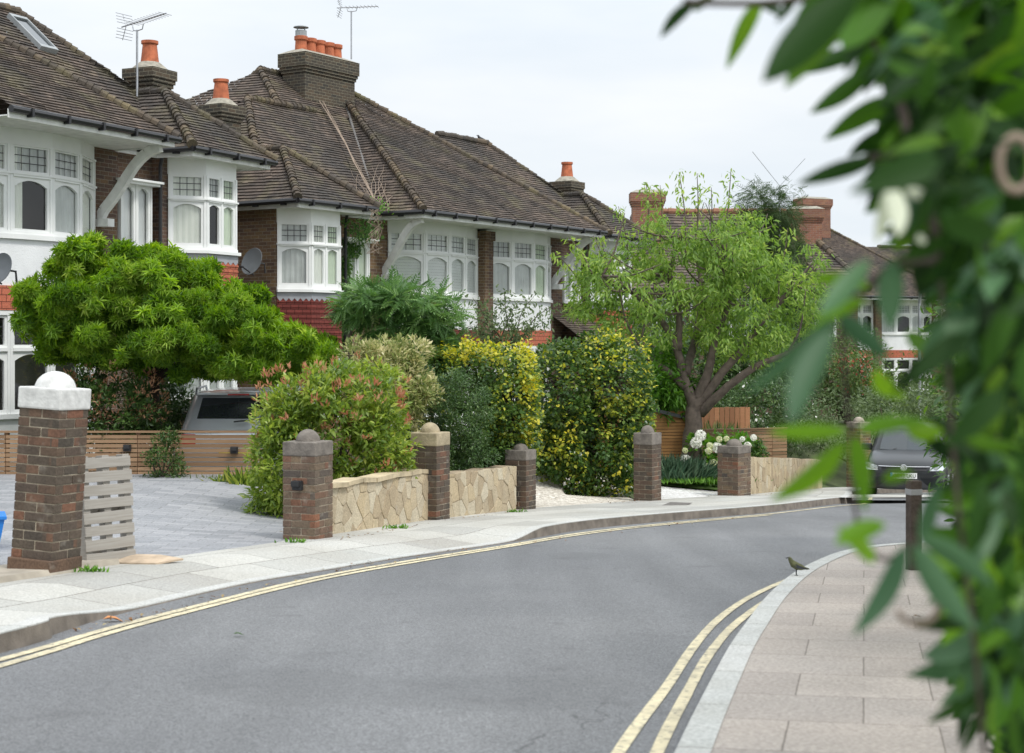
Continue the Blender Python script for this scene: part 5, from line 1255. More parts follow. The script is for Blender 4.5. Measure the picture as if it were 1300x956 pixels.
L_['olive'] = leafmat('grey_green_leaf', [(0, (.06, .10, .04)), (1, (.17, .23, .10))], .5, .35)
L_['cherry'] = leafmat('pale_cherry_leaf', [(0, (.09, .17, .035)), (.5, (.19, .32, .06)), (1, (.40, .52, .13))], .5, .5)
L_['conifer'] = leafmat('dark_conifer_leaf', [(0, (.025, .055, .018)), (1, (.09, .15, .045))], .6, .3)
L_['bright'] = leafmat('fresh_green_leaf', [(0, (.05, .15, .02)), (1, (.18, .38, .05))], .45, .4)
L_['far'] = leafmat('far_foliage', [(0, (.05, .09, .03)), (.6, (.11, .18, .05)), (1, (.22, .30, .08))], .6, .3)
L_['grass'] = leafmat('grass_blade', [(0, (.10, .16, .05)), (.6, (.20, .27, .08)), (1, (.36, .34, .16))], .6, .3)
L_['bluegrass'] = leafmat('blue_green_blade', [(0, (.06, .14, .08)), (1, (.18, .28, .17))], .6, .3)
L_['petal'] = leafmat('hydrangea_petal', [(0, (.55, .60, .28)), (.5, (.74, .76, .50)), (1, (.86, .86, .78))], .6, .3)
L_['petalw'] = leafmat('white_petal', [(0, (.78, .78, .70)), (1, (.9, .9, .88))], .6, .3)
LEAF = T_leaf(.40); LANCE = T_simple(.30, .08, .1); SIMP = T_simple(.5, .1, .1); ROUND = T_leaf(.75, .08, .06)
def vpx(px, py, rx, ry, d, rd=None, p=2., dd=0.):
    """ellipsoid given by where it stands: centre and radii from metres at distance d"""
    c = Wp(px, py, d+dd); s_ = d/2000; return ((c.x, c.y, c.z), (rx*s_, (rd if rd is not None else max(rx, ry)*s_*.8), ry*s_), p)
def plant(name, label, ctr, cat='shrub', group=None):
    return empty(name, ctr, 0, label, cat, group)
def stems(root, base, tips, r0=.03, mt='bark_dark', name='stem'):
    b = Vector(base); sp = []
    for t in tips:
        t = Vector(t); mid = b.lerp(t, .5)+Vector((random.uniform(-.1, .1), random.uniform(-.1, .1), .08)); sp.append(([b+Vector((random.uniform(-.05, .05), random.uniform(-.05, .05), 0)), mid, t], [r0, r0*.7, r0*.3]))
    return branchy(root, name, M[mt], sp, base, 6)
def tips_of(vols, n=5):
    out = []
    for i in range(n):
        c, rad, p = random.choice(vols); out.append([c[k]+rad[k]*random.uniform(-.6, .6) for k in range(3)])
    return out

# bright feathery tree before the first house
D = 23.7
V = [vpx(115, 370, 76, 50, D, 1.0), vpx(75, 400, 46, 34, D, .8), vpx(205, 372, 80, 50, D, 1.2, dd=.2), vpx(285, 412, 76, 46, D, 1.2), vpx(365, 450, 54, 28, D, 1.), vpx(120, 425, 78, 34, D, .9), vpx(235, 435, 85, 40, D, 1.1), vpx(320, 455, 68, 26, D, .9), vpx(180, 415, 110, 46, D, 1.2), vpx(130, 328, 50, 22, D, .6), vpx(225, 362, 50, 22, D, .7)]
base = (-5.0, 23.9, -2.35); r = plant('feathery_tree', 'bright green feathery leaved tree in front of the nearest house', base, 'tree')
leafy('crown', L_['acacia'], T_whorl(7, .15, .75, .25), V, 250, .19, 25000, .118, r, droop=.25, shell=.7, jit=.35, flat=.62, base=base, pillow=.6)
leafy('outer_sprays', L_['acacia'], T_whorl(6, .16, .6, .2), V, 170, .10, 3200, .13, r, droop=.1, shell=1.05, jit=.3, base=base, pillow=.3)
branchy(r, 'trunk', M['bark_dark'], [([base, (-5.45, 24.2, -1.3), (-5.5, 24.2, -.5), (-5.6, 23.9, .4)], [.10, .08, .07, .03])]+[([(-5.5, 24.2, -.6), ((-5.5+t[0])/2, 24.1, (-.3+t[2])/2+.25), t], [.06, .04, .015]) for t in tips_of(V, 9)], base)
V = [vpx(205, 515, 34, 40, 25.2, .5), vpx(190, 490, 30, 30, 25.2, .5), vpx(225, 540, 26, 26, 25., .4)]; base = (-5.6, 25.1, -2.3); r = plant('dark_shrub', 'dark shrub in the shade under the bright feathery tree', base); leafy('foliage', L_['smalldark'], LEAF, V, 120, .14, 5000, .08, r, base=base); stems(r, base, tips_of(V, 4), .02)
# photinia behind the fence
V = [vpx(145, 520, 60, 44, 23.3, .55), vpx(110, 500, 30, 28, 23.3, .4), vpx(180, 530, 28, 36, 23.3, .4), vpx(145, 565, 60, 38, 23.3, .5)]
base = (-6.0, 23.3, -2.3); r = plant('photinia_bush', 'rust tipped round bush between the slat fence and the nearest house', base)
leafy('foliage', L_['photinia_dark'], LEAF, V, 170, .13, 9000, .075, r, droop=.0, base=base, pillow=.7)
V2 = [vpx(145, 500, 60, 36, 23.2, .5), vpx(112, 488, 30, 24, 23.2, .35), vpx(185, 515, 25, 30, 23.2, .3)]
leafy('young_leaves', L_['rusttip'], LANCE, V2, 90, .07, 1300, .06, r, droop=-.6, shell=.97, jit=.35, base=base)
stems(r, base, tips_of(V, 6), .02)
# narrow shrub before the fence
V = [vpx(208, 592, 22, 38, 22.3, .25), vpx(200, 620, 26, 18, 22.3, .25), vpx(214, 560, 10, 14, 22.3, .15), vpx(222, 610, 18, 20, 22.3, .2)]
base = (-4.95, 22.3, -1.95); r = plant('narrow_shrub', 'narrow upright green shrub against the slat fence', base)
leafy('foliage', L_['photinia_dark'], LEAF, V, 90, .09, 3600, .05, r, base=base); leafy('flowers', L_['petalw'], SIMP, V, 30, .08, 40, .03, r, shell=1., base=base); stems(r, base, tips_of(V, 5), .015)
def tuft(label, px, py, w_, h_, d, mt, n=300, size=.3, name='ornamental_grass', cat='plant', group=None, z=None, width=.05):
    c = Wp(px, py, d); zz = c.z if z is None else z; r = plant(name, label, (c.x, c.y, zz), cat, group); tpl = T_simple(width, .01, .25)
    pos = np.stack([rng.normal(0, w_/2.6, n), rng.normal(0, w_/3.5, n), np.zeros(n)], 1); ax = np.stack([pos[:, 0]/w_*1.1+rng.normal(0, .35, n), rng.normal(0, .4, n), np.full(n, 1.)], 1)
    scatter('blades', mt, tpl, pos, ax, rng.normal(size=(n, 3)), h_*rng.uniform(.4, 1.1, n), rng.uniform(0, 1, n), r); return r
tuft('greyish tuft at the foot of the fence by the pallet', 170, 622, .35, .2, 22.2, L_['bluegrass'], 220)
tuft('pale dry grass tuft below the right fence light', 278, 626, .6, .28, 22.2, L_['grass'], 520)
tuft('low green plant between the narrow shrub and the grass tuft', 242, 627, .35, .2, 22.2, L_['bluegrass'], 260, width=.14)
tuft('leafy green clump at the paving edge by the big red tipped shrub', 310, 626, .35, .38, 21.9, L_['photinia'], 160, width=.22)
# big photinia by the lit pillar
D = 19.4
V = [vpx(398, 565, 60, 70, D, .7), vpx(440, 540, 72, 78, D, .8, dd=.3), vpx(485, 585, 36, 62, D, .6, dd=.4), vpx(352, 600, 28, 60, D, .5), vpx(352, 540, 26, 42, D, .4), vpx(345, 640, 22, 22, D, .3), vpx(420, 640, 75, 40, D, .5, dd=.4), vpx(395, 505, 36, 30, D, .5), vpx(462, 500, 50, 36, D, .6, dd=.3), vpx(375, 490, 10, 26, D, .2), vpx(345, 520, 12, 24, D, .2)]
base = (-2.35, 19.4, -2.1); r = plant('photinia_shrub', 'big leafy shrub with red tips behind the pillar with a black light', base)
leafy('foliage', L_['photinia'], T_leaf(.36, .1, .15), V, 330, .14, 17500, .092, r, droop=.05, shell=.72, base=base, pillow=.7, jit=.55)
V2 = [vpx(395, 505, 58, 44, D-.1, .6), vpx(450, 495, 62, 44, D, .7), vpx(348, 520, 22, 50, D, .4), vpx(480, 550, 40, 60, D, .5)]
leafy('young_leaves', L_['redtip'], LANCE, V2, 120, .05, 900, .07, r, droop=-1.1, shell=1., jit=.25, base=base, pillow=.2); stems(r, base, tips_of(V, 10), .025)
# variegated shrub
D = 21.6; V = [vpx(490, 480, 50, 40, D, .6), vpx(522, 495, 32, 36, D, .5), vpx(475, 452, 35, 22, D, .4), vpx(510, 530, 36, 60, D, .5), vpx(520, 452, 30, 20, D, .4)]
base = (-1.75, 21.6, -2.2); r = plant('variegated_shrub', 'cream variegated shrub behind the red tipped one', base)
leafy('foliage', L_['varieg'], LANCE, V, 170, .11, 9000, .085, r, base=base, shell=.6, droop=-.1, pillow=.4); stems(r, base, tips_of(V, 8), .02)
# pinnate leaved small tree
D = 24.2; V = [vpx(462, 388, 30, 22, D, .6), vpx(505, 380, 62, 20, D, .8), vpx(550, 405, 34, 26, D, .6), vpx(500, 410, 60, 18, D, .7), vpx(555, 440, 34, 22, D, .5), vpx(525, 432, 36, 20, D, .6)]
base = (-2.35, 24.2, -2.35); r = plant('pinnate_leaved_tree', 'small tree with dark pinnate leaves before the creeper clad house', base, 'tree')
leafy('crown', L_['mahonia'], T_frond(6, .36, .32, .45), V, 90, .17, 2600, .21, r, droop=.25, shell=.6, base=base, flat=.6, pillow=.7)
branchy(r, 'trunk', M['bark'], [([base, (-2.25, 24.2, -1.2), (-2.5, 24.2, -.2), (-2.45, 24.2, .3)], [.06, .05, .045, .03]), ([(-2.5, 24.2, -.2), (-2., 24.3, .2), (-1.6, 24.2, .5)], [.04, .03, .012]), ([(-2.25, 24.2, -1.2), (-1.7, 24.2, -.4), (-1.2, 24.2, 0.1)], [.04, .03, .012])], base)
# small dark leaved bush and golden ivy hedge over the second wall
D = 22.2; V = [vpx(560, 545, 46, 58, D, .6, 2.6), vpx(585, 575, 40, 30, D, .5), vpx(540, 510, 30, 38, D, .5), vpx(590, 520, 36, 50, D, .6)]
base = (-.9, 22.4, -2.35); r = plant('small_leaved_bush', 'dense dark small leaved bush beside the sandy capped pillar', base)
leafy('foliage', L_['smalldark'], LEAF, V, 260, .11, 24000, .042, r, shell=.82, base=base, pillow=.6); stems(r, base, tips_of(V, 5), .02)
D = 24.0; V = [vpx(618, 520, 56, 70, D, 1.0, 4.), vpx(650, 530, 26, 60, D, .7, 3.), vpx(640, 570, 38, 30, D, .6, 3.), vpx(600, 585, 40, 18, D, .5), vpx(585, 480, 34, 36, D, .7, 3.), vpx(560, 462, 30, 20, D, .6)]
base = (-.35, 24.1, -2.5); r = plant('golden_ivy_hedge', 'clipped ivy hedge with yellow top over the grey toned stone wall', base, 'hedge')
leafy('foliage', L_['ivy'], ROUND, V, 360, .13, 17000, .06, r, shell=.86, base=base, core=True, pillow=.75)
V2 = [vpx(622, 500, 56, 54, D-.05, 1.0, 4.), vpx(655, 540, 24, 62, D-.05, .7, 3.)]
leafy('golden_leaves', L_['ivygold'], ROUND, V2, 220, .13, 5500, .058, r, shell=.98, base=base); leafy('golden_top', L_['gold'], ROUND, [vpx(615, 448, 52, 9, D, .8, 3.), vpx(668, 500, 6, 60, D-.4, .5, 2.), vpx(590, 448, 36, 9, D-.3, .5)], 110, .12, 1900, .058, r, shell=.9, base=base)
stems(r, base, tips_of(V, 5), .03)
# thin grey green tree
D = 27.5; base = (-.1, 27.5, -2.5); r = plant('thin_leaved_tree', 'sparse grey green young tree before the white rendered bays', base, 'tree')
T_ = [[q_ for q_ in Wp(px, py, D+random.uniform(-.2, .2))] for px, py in ((584, 398), (600, 378), (622, 392), (640, 368), (655, 385), (678, 376), (702, 388), (692, 408), (606, 424), (670, 418), (640, 410), (590, 415))]
bb = Vector(base); spt = [([bb, bb+Vector((0, 0, .9)), Wp(640, 450, D)], [.035, .03, .022])]; pos = []
for t in T_:
    t = Vector(t); s0 = Wp(640+random.uniform(-14, 14), 452, D); md = s0.lerp(t, .55)+Vector((random.uniform(-.12, .12), 0, .12)); spt.append(([s0, md, t], [.014, .009, .003]))
    for k in range(120):
        u = rng.uniform(.25, 1.05); q = s0.lerp(md, u/.55) if u < .55 else md.lerp(t, (u-.55)/.45); pos.append([q.x+rng.normal()*.10, q.y+rng.normal()*.15, q.z+rng.normal()*.07])
branchy(r, 'trunk', M['bark_dark'], spt, base, 5)
pos = np.array(pos)-np.array(base); n = len(pos); scatter('crown', L_['olive'], LEAF, pos, nrmz(rng.normal(size=(n, 3))*.7+np.array([0, 0, -.5])), rng.normal(size=(n, 3)), .085*rng.uniform(.7, 1.2, n), rng.uniform(0, 1, n), r)
# tall ivy mass between the drives
D = 28.3; V = [vpx(748, 520, 72, 78, D, 1.3, 3.), vpx(715, 490, 40, 48, D, 1., 3.), vpx(780, 480, 38, 42, D, 1., 3.), vpx(745, 575, 66, 44, D, 1.1, 3.), vpx(765, 448, 28, 22, D, .6), vpx(710, 565, 38, 44, D, .9, 3.), vpx(790, 565, 26, 50, D, .8, 3.)]
base = (1.4, 28.6, -2.7); r = plant('ivy_mass', 'tall mass of yellow flecked ivy between the pale gravel drive and weathered pillar', base, 'hedge')
leafy('foliage', L_['ivy'], ROUND, V, 380, .18, 22000, .072, r, shell=.85, base=base, core=True, pillow=.75); leafy('golden_leaves', L_['ivygold'], ROUND, V, 150, .19, 6000, .07, r, shell=.96, base=base, pillow=.8)
leafy('fringe', L_['gold'], ROUND, [vpx(785, 470, 36, 44, D-.6, .8, 3.), vpx(775, 590, 40, 40, D-.8, .6, 3.), vpx(755, 452, 30, 20, D, .5), vpx(705, 520, 30, 60, D-1., .5)], 110, .14, 900, .065, r, shell=1., base=base); stems(r, base, tips_of(V, 6), .04)
# fresh green shrub, dark hedges, far trees
D = 33.; V = [vpx(835, 480, 32, 36, D, .7), vpx(820, 510, 28, 22, D, .6), vpx(850, 500, 22, 26, D, .5)]
base = (3.05, 33.6, -2.7); r = plant('fresh_green_shrub', 'fresh green shrub above the golden timber bin store', base); leafy('foliage', L_['bright'], LANCE, V, 110, .2, 2600, .17, r, droop=.4, base=base); stems(r, base, tips_of(V, 4), .03)
D = 39.; V = [vpx(962, 515, 40, 38, D, .9), vpx(1000, 525, 30, 34, D, .9), vpx(935, 520, 22, 24, D, .6)]
base = (6.2, 39.2, -3.); r = plant('rose_bush', 'dark leafy bush dotted with white flowers behind the low slat fence', base); leafy('foliage', L_['smalldark'], LEAF, V, 200, .22, 5200, .10, r, base=base); leafy('flowers', L_['petalw'], ROUND, V, 30, .2, 60, .07, r, shell=1., base=base); stems(r, base, tips_of(V, 4), .03)
D = 40.5; V = [vpx(1060, 535, 50, 30, D, 1.2, 4.), vpx(1140, 530, 50, 34, D, 1.2, 4.), vpx(1020, 545, 30, 28, D, 1.), vpx(1210, 530, 50, 36, D, 1.2, 4.), vpx(1280, 525, 50, 44, D, 1.2, 4.)]
base = (9.9, 40.8, -3.9); r = plant('clipped_hedge', 'long grey green hedge behind the dark hatchback', base, 'hedge'); leafy('foliage', L_['olive'], LEAF, V, 420, .25, 12000, .10, r, shell=.8, base=base); stems(r, base, tips_of(V, 5), .04)
tuft('pale ornamental grass behind the low slat fence', 905, 548, .9, .75, 36.2, L_['grass'], 500, z=-2.6)
def fartree(label, d, vols, base, mt, n, size, tpl=None, trunk=.16, rc=.5, name='garden_tree'):
    r = plant(name, label, base, 'tree'); leafy('crown', mt, tpl or LEAF, vols, max(30, n//70), rc, n, size, r, shell=.6, droop=.4, base=base)
    b = Vector(base); top = Vector(vols[0][0]); branchy(r, 'trunk', M['bark_dark'], [([b, b.lerp(top, .5)+Vector((.1, 0, 0)), top], [trunk, trunk*.7, trunk*.2])]+[([b.lerp(top, .45), b.lerp(top, .7).lerp(Vector(t), .5), t], [trunk*.5, trunk*.3, .02]) for t in tips_of(vols, 4)], base)
D = 43.; fartree('dark tree crowding behind the limbs of the cherry tree', D, [vpx(890, 470, 60, 50, D, 1.4), vpx(850, 430, 50, 50, D, 1.2), vpx(960, 450, 60, 60, D, 1.5), vpx(925, 500, 60, 30, D, 1.)], (5.3, 43.2, -3.1), L_['smalldark'], 9000, .17)
D = 47.; fartree('tall dark conifer rising behind the right side of the cherry tree', D, [vpx(985, 335, 30, 56, D, 1.), vpx(958, 305, 22, 28, D, .7), vpx(990, 272, 13, 30, D, .5), vpx(962, 262, 10, 18, D, .4), vpx(990, 420, 50, 60, D, 1.2)], (7.9, 47.2, -3.4), L_['conifer'], 7000, .30, T_frond(6, .2, .3, .7), name='conifer_tree')
D = 52.; fartree('loose green tree behind the far pillar and clipped hedge', D, [vpx(1075, 465, 44, 50, D, 1.6), vpx(1040, 490, 40, 34, D, 1.3), vpx(1110, 500, 44, 30, D, 1.3)], (11., 52.2, -4.), L_['far'], 7000, .16)
D = 55.; fartree('large green tree behind the lamp post', D, [vpx(1215, 480, 55, 60, D, 1.8), vpx(1260, 420, 60, 80, D, 2.), vpx(1170, 510, 44, 34, D, 1.4)], (15.8, 55.4, -4.1), L_['far'], 9000, .17)
D = 58.; fartree('far tree at the right edge behind the climber', D, [vpx(1330, 440, 80, 110, D, 2.2), vpx(1400, 480, 80, 80, D, 2.2)], (20.2, 58, -4.2), L_['far'], 6000, .2)
D = 49.; V = [vpx(1085, 470, 22, 22, D, .8), vpx(1108, 490, 20, 18, D, .7)]; base = (10.9, 49.5, -4.); r = plant('red_rose_bush', 'reddish flowering climber glimpsed beyond the hedge', base); leafy('foliage', L_['far'], LEAF, V, 40, .3, 1400, .13, r, base=base); leafy('flowers', leafmat('brick_red_petal', [(0, (.34, .09, .06)), (1, (.5, .2, .13))]), ROUND, V, 16, .25, 240, .09, r, shell=.95, base=base)

# the pale cherry tree
base = Vector((3.72, 32.6, -2.75)); r = plant('cherry_tree', 'spreading pale green cherry tree with brown limbs behind the hydrangea', base, 'tree')
def c(px, py, d=32.6): return Wp(px, py, d)
sp = [([base, c(878, 565), c(882, 520), c(884, 505)], [.28, .20, .17, .15]),
      ([c(880, 515), c(868, 480), c(858, 440), c(835, 400), c(800, 370, 32.2), c(765, 350, 31.9)], [.13, .095, .078, .06, .04, .018]),
      ([c(872, 492), c(845, 470), c(822, 455), c(812, 440, 32)], [.10, .07, .06, .03]),
      ([c(884, 510), c(900, 470), c(908, 430), c(925, 385), c(930, 340), c(925, 290)], [.125, .095, .075, .055, .036, .014]),
      ([c(886, 515), c(915, 475), c(945, 440), c(975, 400), c(1010, 360), c(1035, 330)], [.125, .09, .075, .052, .036, .014]),
      ([c(890, 525), c(925, 490, 32.2), c(965, 462, 32), c(1000, 448, 31.8), c(1040, 420, 31.6)], [.115, .088, .068, .048, .022]),
      ([c(860, 445), c(862, 400), c(850, 350), c(865, 300)], [.09, .07, .05, .02]), ([c(870, 475), c(885, 420, 33.4), c(890, 360, 34), c(880, 310, 34)], [.10, .08, .05, .02])]
limbs = [Vector(p) for q_ in sp[1:] for p in q_[0][2:]]
for i in range(60):
    px = 880+random.uniform(-165, 165); py = 400-random.uniform(10, 150)*(1-((px-880)/190)**2)**.5; d = 32.6+random.uniform(-1.6, 1.6)
    e_ = c(px, py, d); cand = sorted(limbs, key=lambda v: (v-e_).length+max(0, v.z-e_.z)*3); st_ = cand[random.randint(0, 2)]
    if (st_-e_).length > 2.2: e_ = st_+(e_-st_)*.7
    mid = st_.lerp(e_, .5)+Vector((random.uniform(-.1, .1), 0, -.12)); sp.append(([st_, mid, e_], [.03, .02, .006]))
shoots = [(785, 262, 800, 330), (862, 218, 868, 330), (838, 235, 842, 320), (885, 220, 880, 320), (928, 214, 915, 330), (903, 238, 902, 330), (820, 232, 822, 300), (1000, 290, 985, 360), (760, 300, 775, 360), (705, 320, 745, 370), (722, 300, 750, 350), (1045, 320, 1020, 370), (955, 268, 950, 340), (1060, 372, 1025, 400)]
shp = []
for a, b, x, y in shoots: e_ = c(a, b, 32.6+random.uniform(-1, 1)); st_ = Vector((c(x, y).x, e_.y, c(x, y).z)); sp.append(([st_, st_.lerp(e_, .5)+Vector((.05, 0, 0)), e_], [.02, .014, .006])); shp.append((st_, e_))
branchy(r, 'trunk', M['bark'], sp, base, 8)
D = 32.6
V = [vpx(870, 360, 105, 85, D, 2.0), vpx(800, 370, 75, 65, D, 1.6), vpx(950, 365, 90, 80, D, 1.8), vpx(1015, 375, 46, 62, D, 1.2), vpx(750, 365, 46, 50, D, 1.1), vpx(920, 325, 75, 62, D, 1.4), vpx(840, 315, 50, 48, D, 1.), vpx(930, 425, 90, 42, D, 1.7), vpx(775, 415, 50, 26, D, 1.), vpx(995, 440, 52, 30, D, 1.2)]
pos, out, tone = crown(V, 430, .22, 17500, .35, .9)
sx = []; 
for a, b in shp:
    for k in range(95): u = random.uniform(.0, 1.03); q = a.lerp(b, u); sx.append([q.x+random.gauss(0, .08), q.y+random.gauss(0, .08), q.z])
pos = np.concatenate([pos, np.array(sx)]); out = np.concatenate([out, nrmz(rng.normal(size=(len(sx), 3)))]); tone = np.concatenate([tone, rng.uniform(.3, 1, len(sx))])
ax = nrmz(out*np.array([1, 1, .3])+rng.normal(size=out.shape)*.45+np.array([0, 0, -.75])); scatter('crown', L_['cherry'], T_leaf(.30, .1, .2), pos-np.array(base), ax, nrmz(out+rng.normal(size=out.shape)*.3), .135*rng.uniform(.7, 1.25, len(pos)), tone, r)
# hydrangea
base = (4.15, 32.2, -2.75); r = plant('hydrangea', 'hydrangea with big white and lime flower balls beside the brick pillar', base)
V = [vpx(900, 582, 36, 26, 32.3, .4), vpx(930, 574, 30, 20, 32.4, .4), vpx(890, 600, 30, 14, 32.1, .3)]
leafy('foliage', L_['bright'], ROUND, V, 80, .16, 1500, .12, r, base=base); stems(r, base, tips_of(V, 8), .012)
for i, (zx, zy, rr) in enumerate(((402, 415, 24), (382, 450, 24), (480, 472, 22), (332, 532, 24), (490, 432, 13), (523, 430, 12), (597, 432, 12), (650, 425, 14), (330, 485, 12), (445, 462, 14), (378, 560, 19), (397, 587, 17), (365, 600, 14), (463, 545, 18), (437, 562, 16), (450, 590, 20), (425, 600, 14), (470, 565, 14), (440, 487, 15), (622, 462, 16))):
    q = Wp(780+zx/3.677, 440+zy/3.677, 31.45+random.uniform(-.15, .1)); n = 260; d = sph(n); rad = rr/3.677/2000*31.5*1.05
    scatter('flower_head', L_['petalw'] if rr > 21 or zx > 560 else L_['petal'], SIMP, d*rad*.8+np.array(q-Vector(base)), nrmz(np.cross(d, sph(n))+d*.5), d, rad*.5, rng.uniform(0, 1, n), r)
tuft('feathery blue green grass between the bin store and the hydrangea', 855, 612, .75, .5, 31.2, L_['bluegrass'], 1500, z=-2.74, width=.02)
tuft('low bright green clump at the lawn edge', 878, 615, 1.3, .13, 31.0, L_['bright'], 700, z=-2.76, width=.2)
V = [vpx(957, 585, 13, 20, 31.9, .25), vpx(962, 570, 8, 12, 32, .2)]; base = (4.95, 32.3, -2.8); r = plant('trailing_plant', 'small green plant trailing over the wall right of the domed pillar', base); leafy('foliage', L_['photinia_dark'], LEAF, V, 30, .1, 500, .08, r, base=base)
# creeper on the second house, dead vine over its roof
th = R(90-33.1); HB = Matrix.Translation((.24, 39.38, 1.14-ZS)) @ Matrix.Rotation(th, 4, 'Z')
base = HB @ Vector((-5.35, 1.2, 0)); r = plant('climbing_creeper', 'green creeper climbing the brick between the bays of the big chimney house', base, 'climber')
n = 2600; a_ = rng.uniform(0, 1, n); pos = []
for i in range(n):
    t = rng.uniform(0, 1); z = ZS-1.2+2.85*t; w_ = .22+.55*max(0, t-.72)*3; x = (-5.30 if t < .7 else -5.0)+rng.uniform(-w_, w_); y = 1.45-.14*rng.uniform(0, 1)-(.55 if t > .82 else 0)*rng.uniform(0, 1)
    pos.append((HB @ Vector((x, y, z)))-base)
ax = nrmz(rng.normal(size=(n, 3))*.5+np.array([-.2, -.3, -.8])); scatter('foliage', L_['mahonia'], LEAF, np.array(pos), ax, nrmz(rng.normal(size=(n, 3))*.4+np.array([-.6, -.8, .2])), .095*rng.uniform(.7, 1.3, n), rng.uniform(.1, .9, n), r)
m = MB()
def w3(px, py, b): # a point on the roof/gutter zone of the second house at depth b behind the eaves
    s_, c_ = math.sin(R(33.1)), math.cos(R(33.1)); t = (px-650)/2000; a = (t*(39.38+b*s_)-.24+b*c_)/(s_-t*c_); q = Vector((.24+a*s_-b*c_, 39.38+a*c_+b*s_, 0)); q.z = (433-py)*q.y/2000; return q
random.seed(4)
for k in range(26):
    x0 = 478+random.uniform(-12, 14); y0 = 262+random.uniform(-4, 6); q = [w3(x0, y0, .9)]; ang = random.uniform(-2.6, -.5); x, y, b = x0, y0, .9
    for j in range(6): x += 9*math.cos(ang); y += 10*math.sin(ang)*.9; b += .22; ang += random.uniform(-.4, .4); q.append(w3(x, y, b-.05))
    m.tube([p-base for p in q], [.008, .008, .007, .006, .005, .004, .003], 5)
for k in range(5): q = [w3(478-14*j+random.uniform(-3, 3), 258-26*j, .8+.8*j) for j in range(6)]; m.tube([p-base for p in q], .009, 5)
for k in range(8): q = [w3(476+random.uniform(-8, 8)+j*random.uniform(-1, 1), 266+8*j, .3) for j in range(8)]; m.tube([p-base for p in q], .006, 5)
m.build('dead_vine', M['twig'], r)
tip = w3(478, 262, .6); n = 160; scatter('fresh_shoots', L_['bright'], LEAF, np.array(tip-base)+rng.normal(size=(n, 3))*np.array([.12, .1, .09]), nrmz(rng.normal(size=(n, 3))), rng.normal(size=(n, 3)), .08, rng.uniform(0, 1, n), r)
# birds
def bird(loc, rz, s_, cols, label, head_up=.3):
    r = empty('bird', loc, rz, label, 'bird'); m = MB()
    pts = [(-.62, 0, .36), (-.40, 0, .40), (-.22, 0, .44), (0, 0, .50), (.20, 0, .62), (.32, 0, .78), (.38, 0, .90), (.43, 0, .95), (.46, 0, .97)]
    m.tube([Vector(p)*s_ for p in pts], [q*s_ for q in (.035, .075, .15, .20, .19, .125, .105, .07, .02)], 14); bo = m.build('body', cols[0], r, smooth=True)
    for sx in (-1, 1):
        m = MB(); m.mesh([Vector(p)*s_ for p in ((.18, sx*.17, .66), (.0, sx*.205, .60), (-.3, sx*.17, .46), (-.68, sx*.05, .36), (-.35, sx*.15, .37), (.02, sx*.20, .42), (.2, sx*.18, .52))], [(0, 1, 5, 6), (1, 2, 4, 5), (2, 3, 4)]); m.build('wing', cols[1], r)
        m = MB(); m.tube([Vector((.02, sx*.08, .36))*s_, Vector((.05, sx*.08, .16))*s_, Vector((.03, sx*.08, .0))*s_], .018*s_, 5); m.tube([Vector((-.06, sx*.08, .012))*s_, Vector((.14, sx*.08, .012))*s_], .016*s_, 5); m.build('leg', M['trim'], r)
        m = MB(); m.lathe([(.001, -.02), (.016, -.01), (.02, 0), (.016, .01)], 8, Matrix.Translation(Vector((.42, sx*.095, .95))*s_) @ Matrix.Scale(s_, 4)); m.build('eye', M['trim'], bo)
    m = MB(); m.tube([Vector((.45, 0, .96))*s_, Vector((.60, 0, .93))*s_], [.035*s_, .004], 6); m.build('beak', M['trim'], bo); return r
gb = mat('olive_green_plumage', (.10, .105, .045), .8, .3, 30); db = mat('dark_blue_grey_plumage', (.035, .04, .05), .7, .3, 30); bk = mat('black_plumage', (.012, .012, .015), .6, .1, 20)
p = Gp(1012, 732); bird((p.x, p.y, p.z+.006), R(180), .15, (gb, db), 'olive breasted bird with dark wings standing on the right kerb')
q = Wp(612, 184, 46.6); bird((q.x, q.y, q.z), R(170), .30, (bk, bk), 'black crow perched on the roof ridge')
# litter swept against the walls and kerb
def litter(label, pts, n, sp, off=0.):
    r = bpy.data.objects; P = []; g_ = random.Random(n)
    for i in range(n):
        a, b = g_.choice(pts); t = g_.random(); px, py = a[0]+(b[0]-a[0])*t, a[1]+(b[1]-a[1])*t; q = Gp(px, py, off); P.append((q.x+g_.gauss(0, sp), q.y+g_.gauss(0, sp*1.5), q.z+.012))
    P = np.array(P); n = len(P); o_ = scatter('leaf_litter', L_['litter'], T_leaf(.5, .2, .2), P, nrmz(rng.normal(size=(n, 3))*np.array([1, 1, .25])), np.array([[0, 0, 1.]]*n), .045*rng.uniform(.4, 1.2, n), rng.uniform(0, 1, n)); o_['kind'] = 'stuff'; return o_
L_['litter'] = leafmat('dead_leaf', [(0, (.10, .06, .035)), (.6, (.24, .13, .06)), (1, (.36, .30, .14))], .8, .15)
litter('', [((335, 668), (392, 690)), ((425, 687), (545, 665)), ((560, 662), (655, 650))], 170, .05); litter('', [((770, 640), (812, 638)), ((960, 630), (1050, 624))], 90, .1)
litter('', [((80, 806), (400, 729)), ((400, 729), (640, 692)), ((640, 692), (980, 652))], 130, .05, -.095)
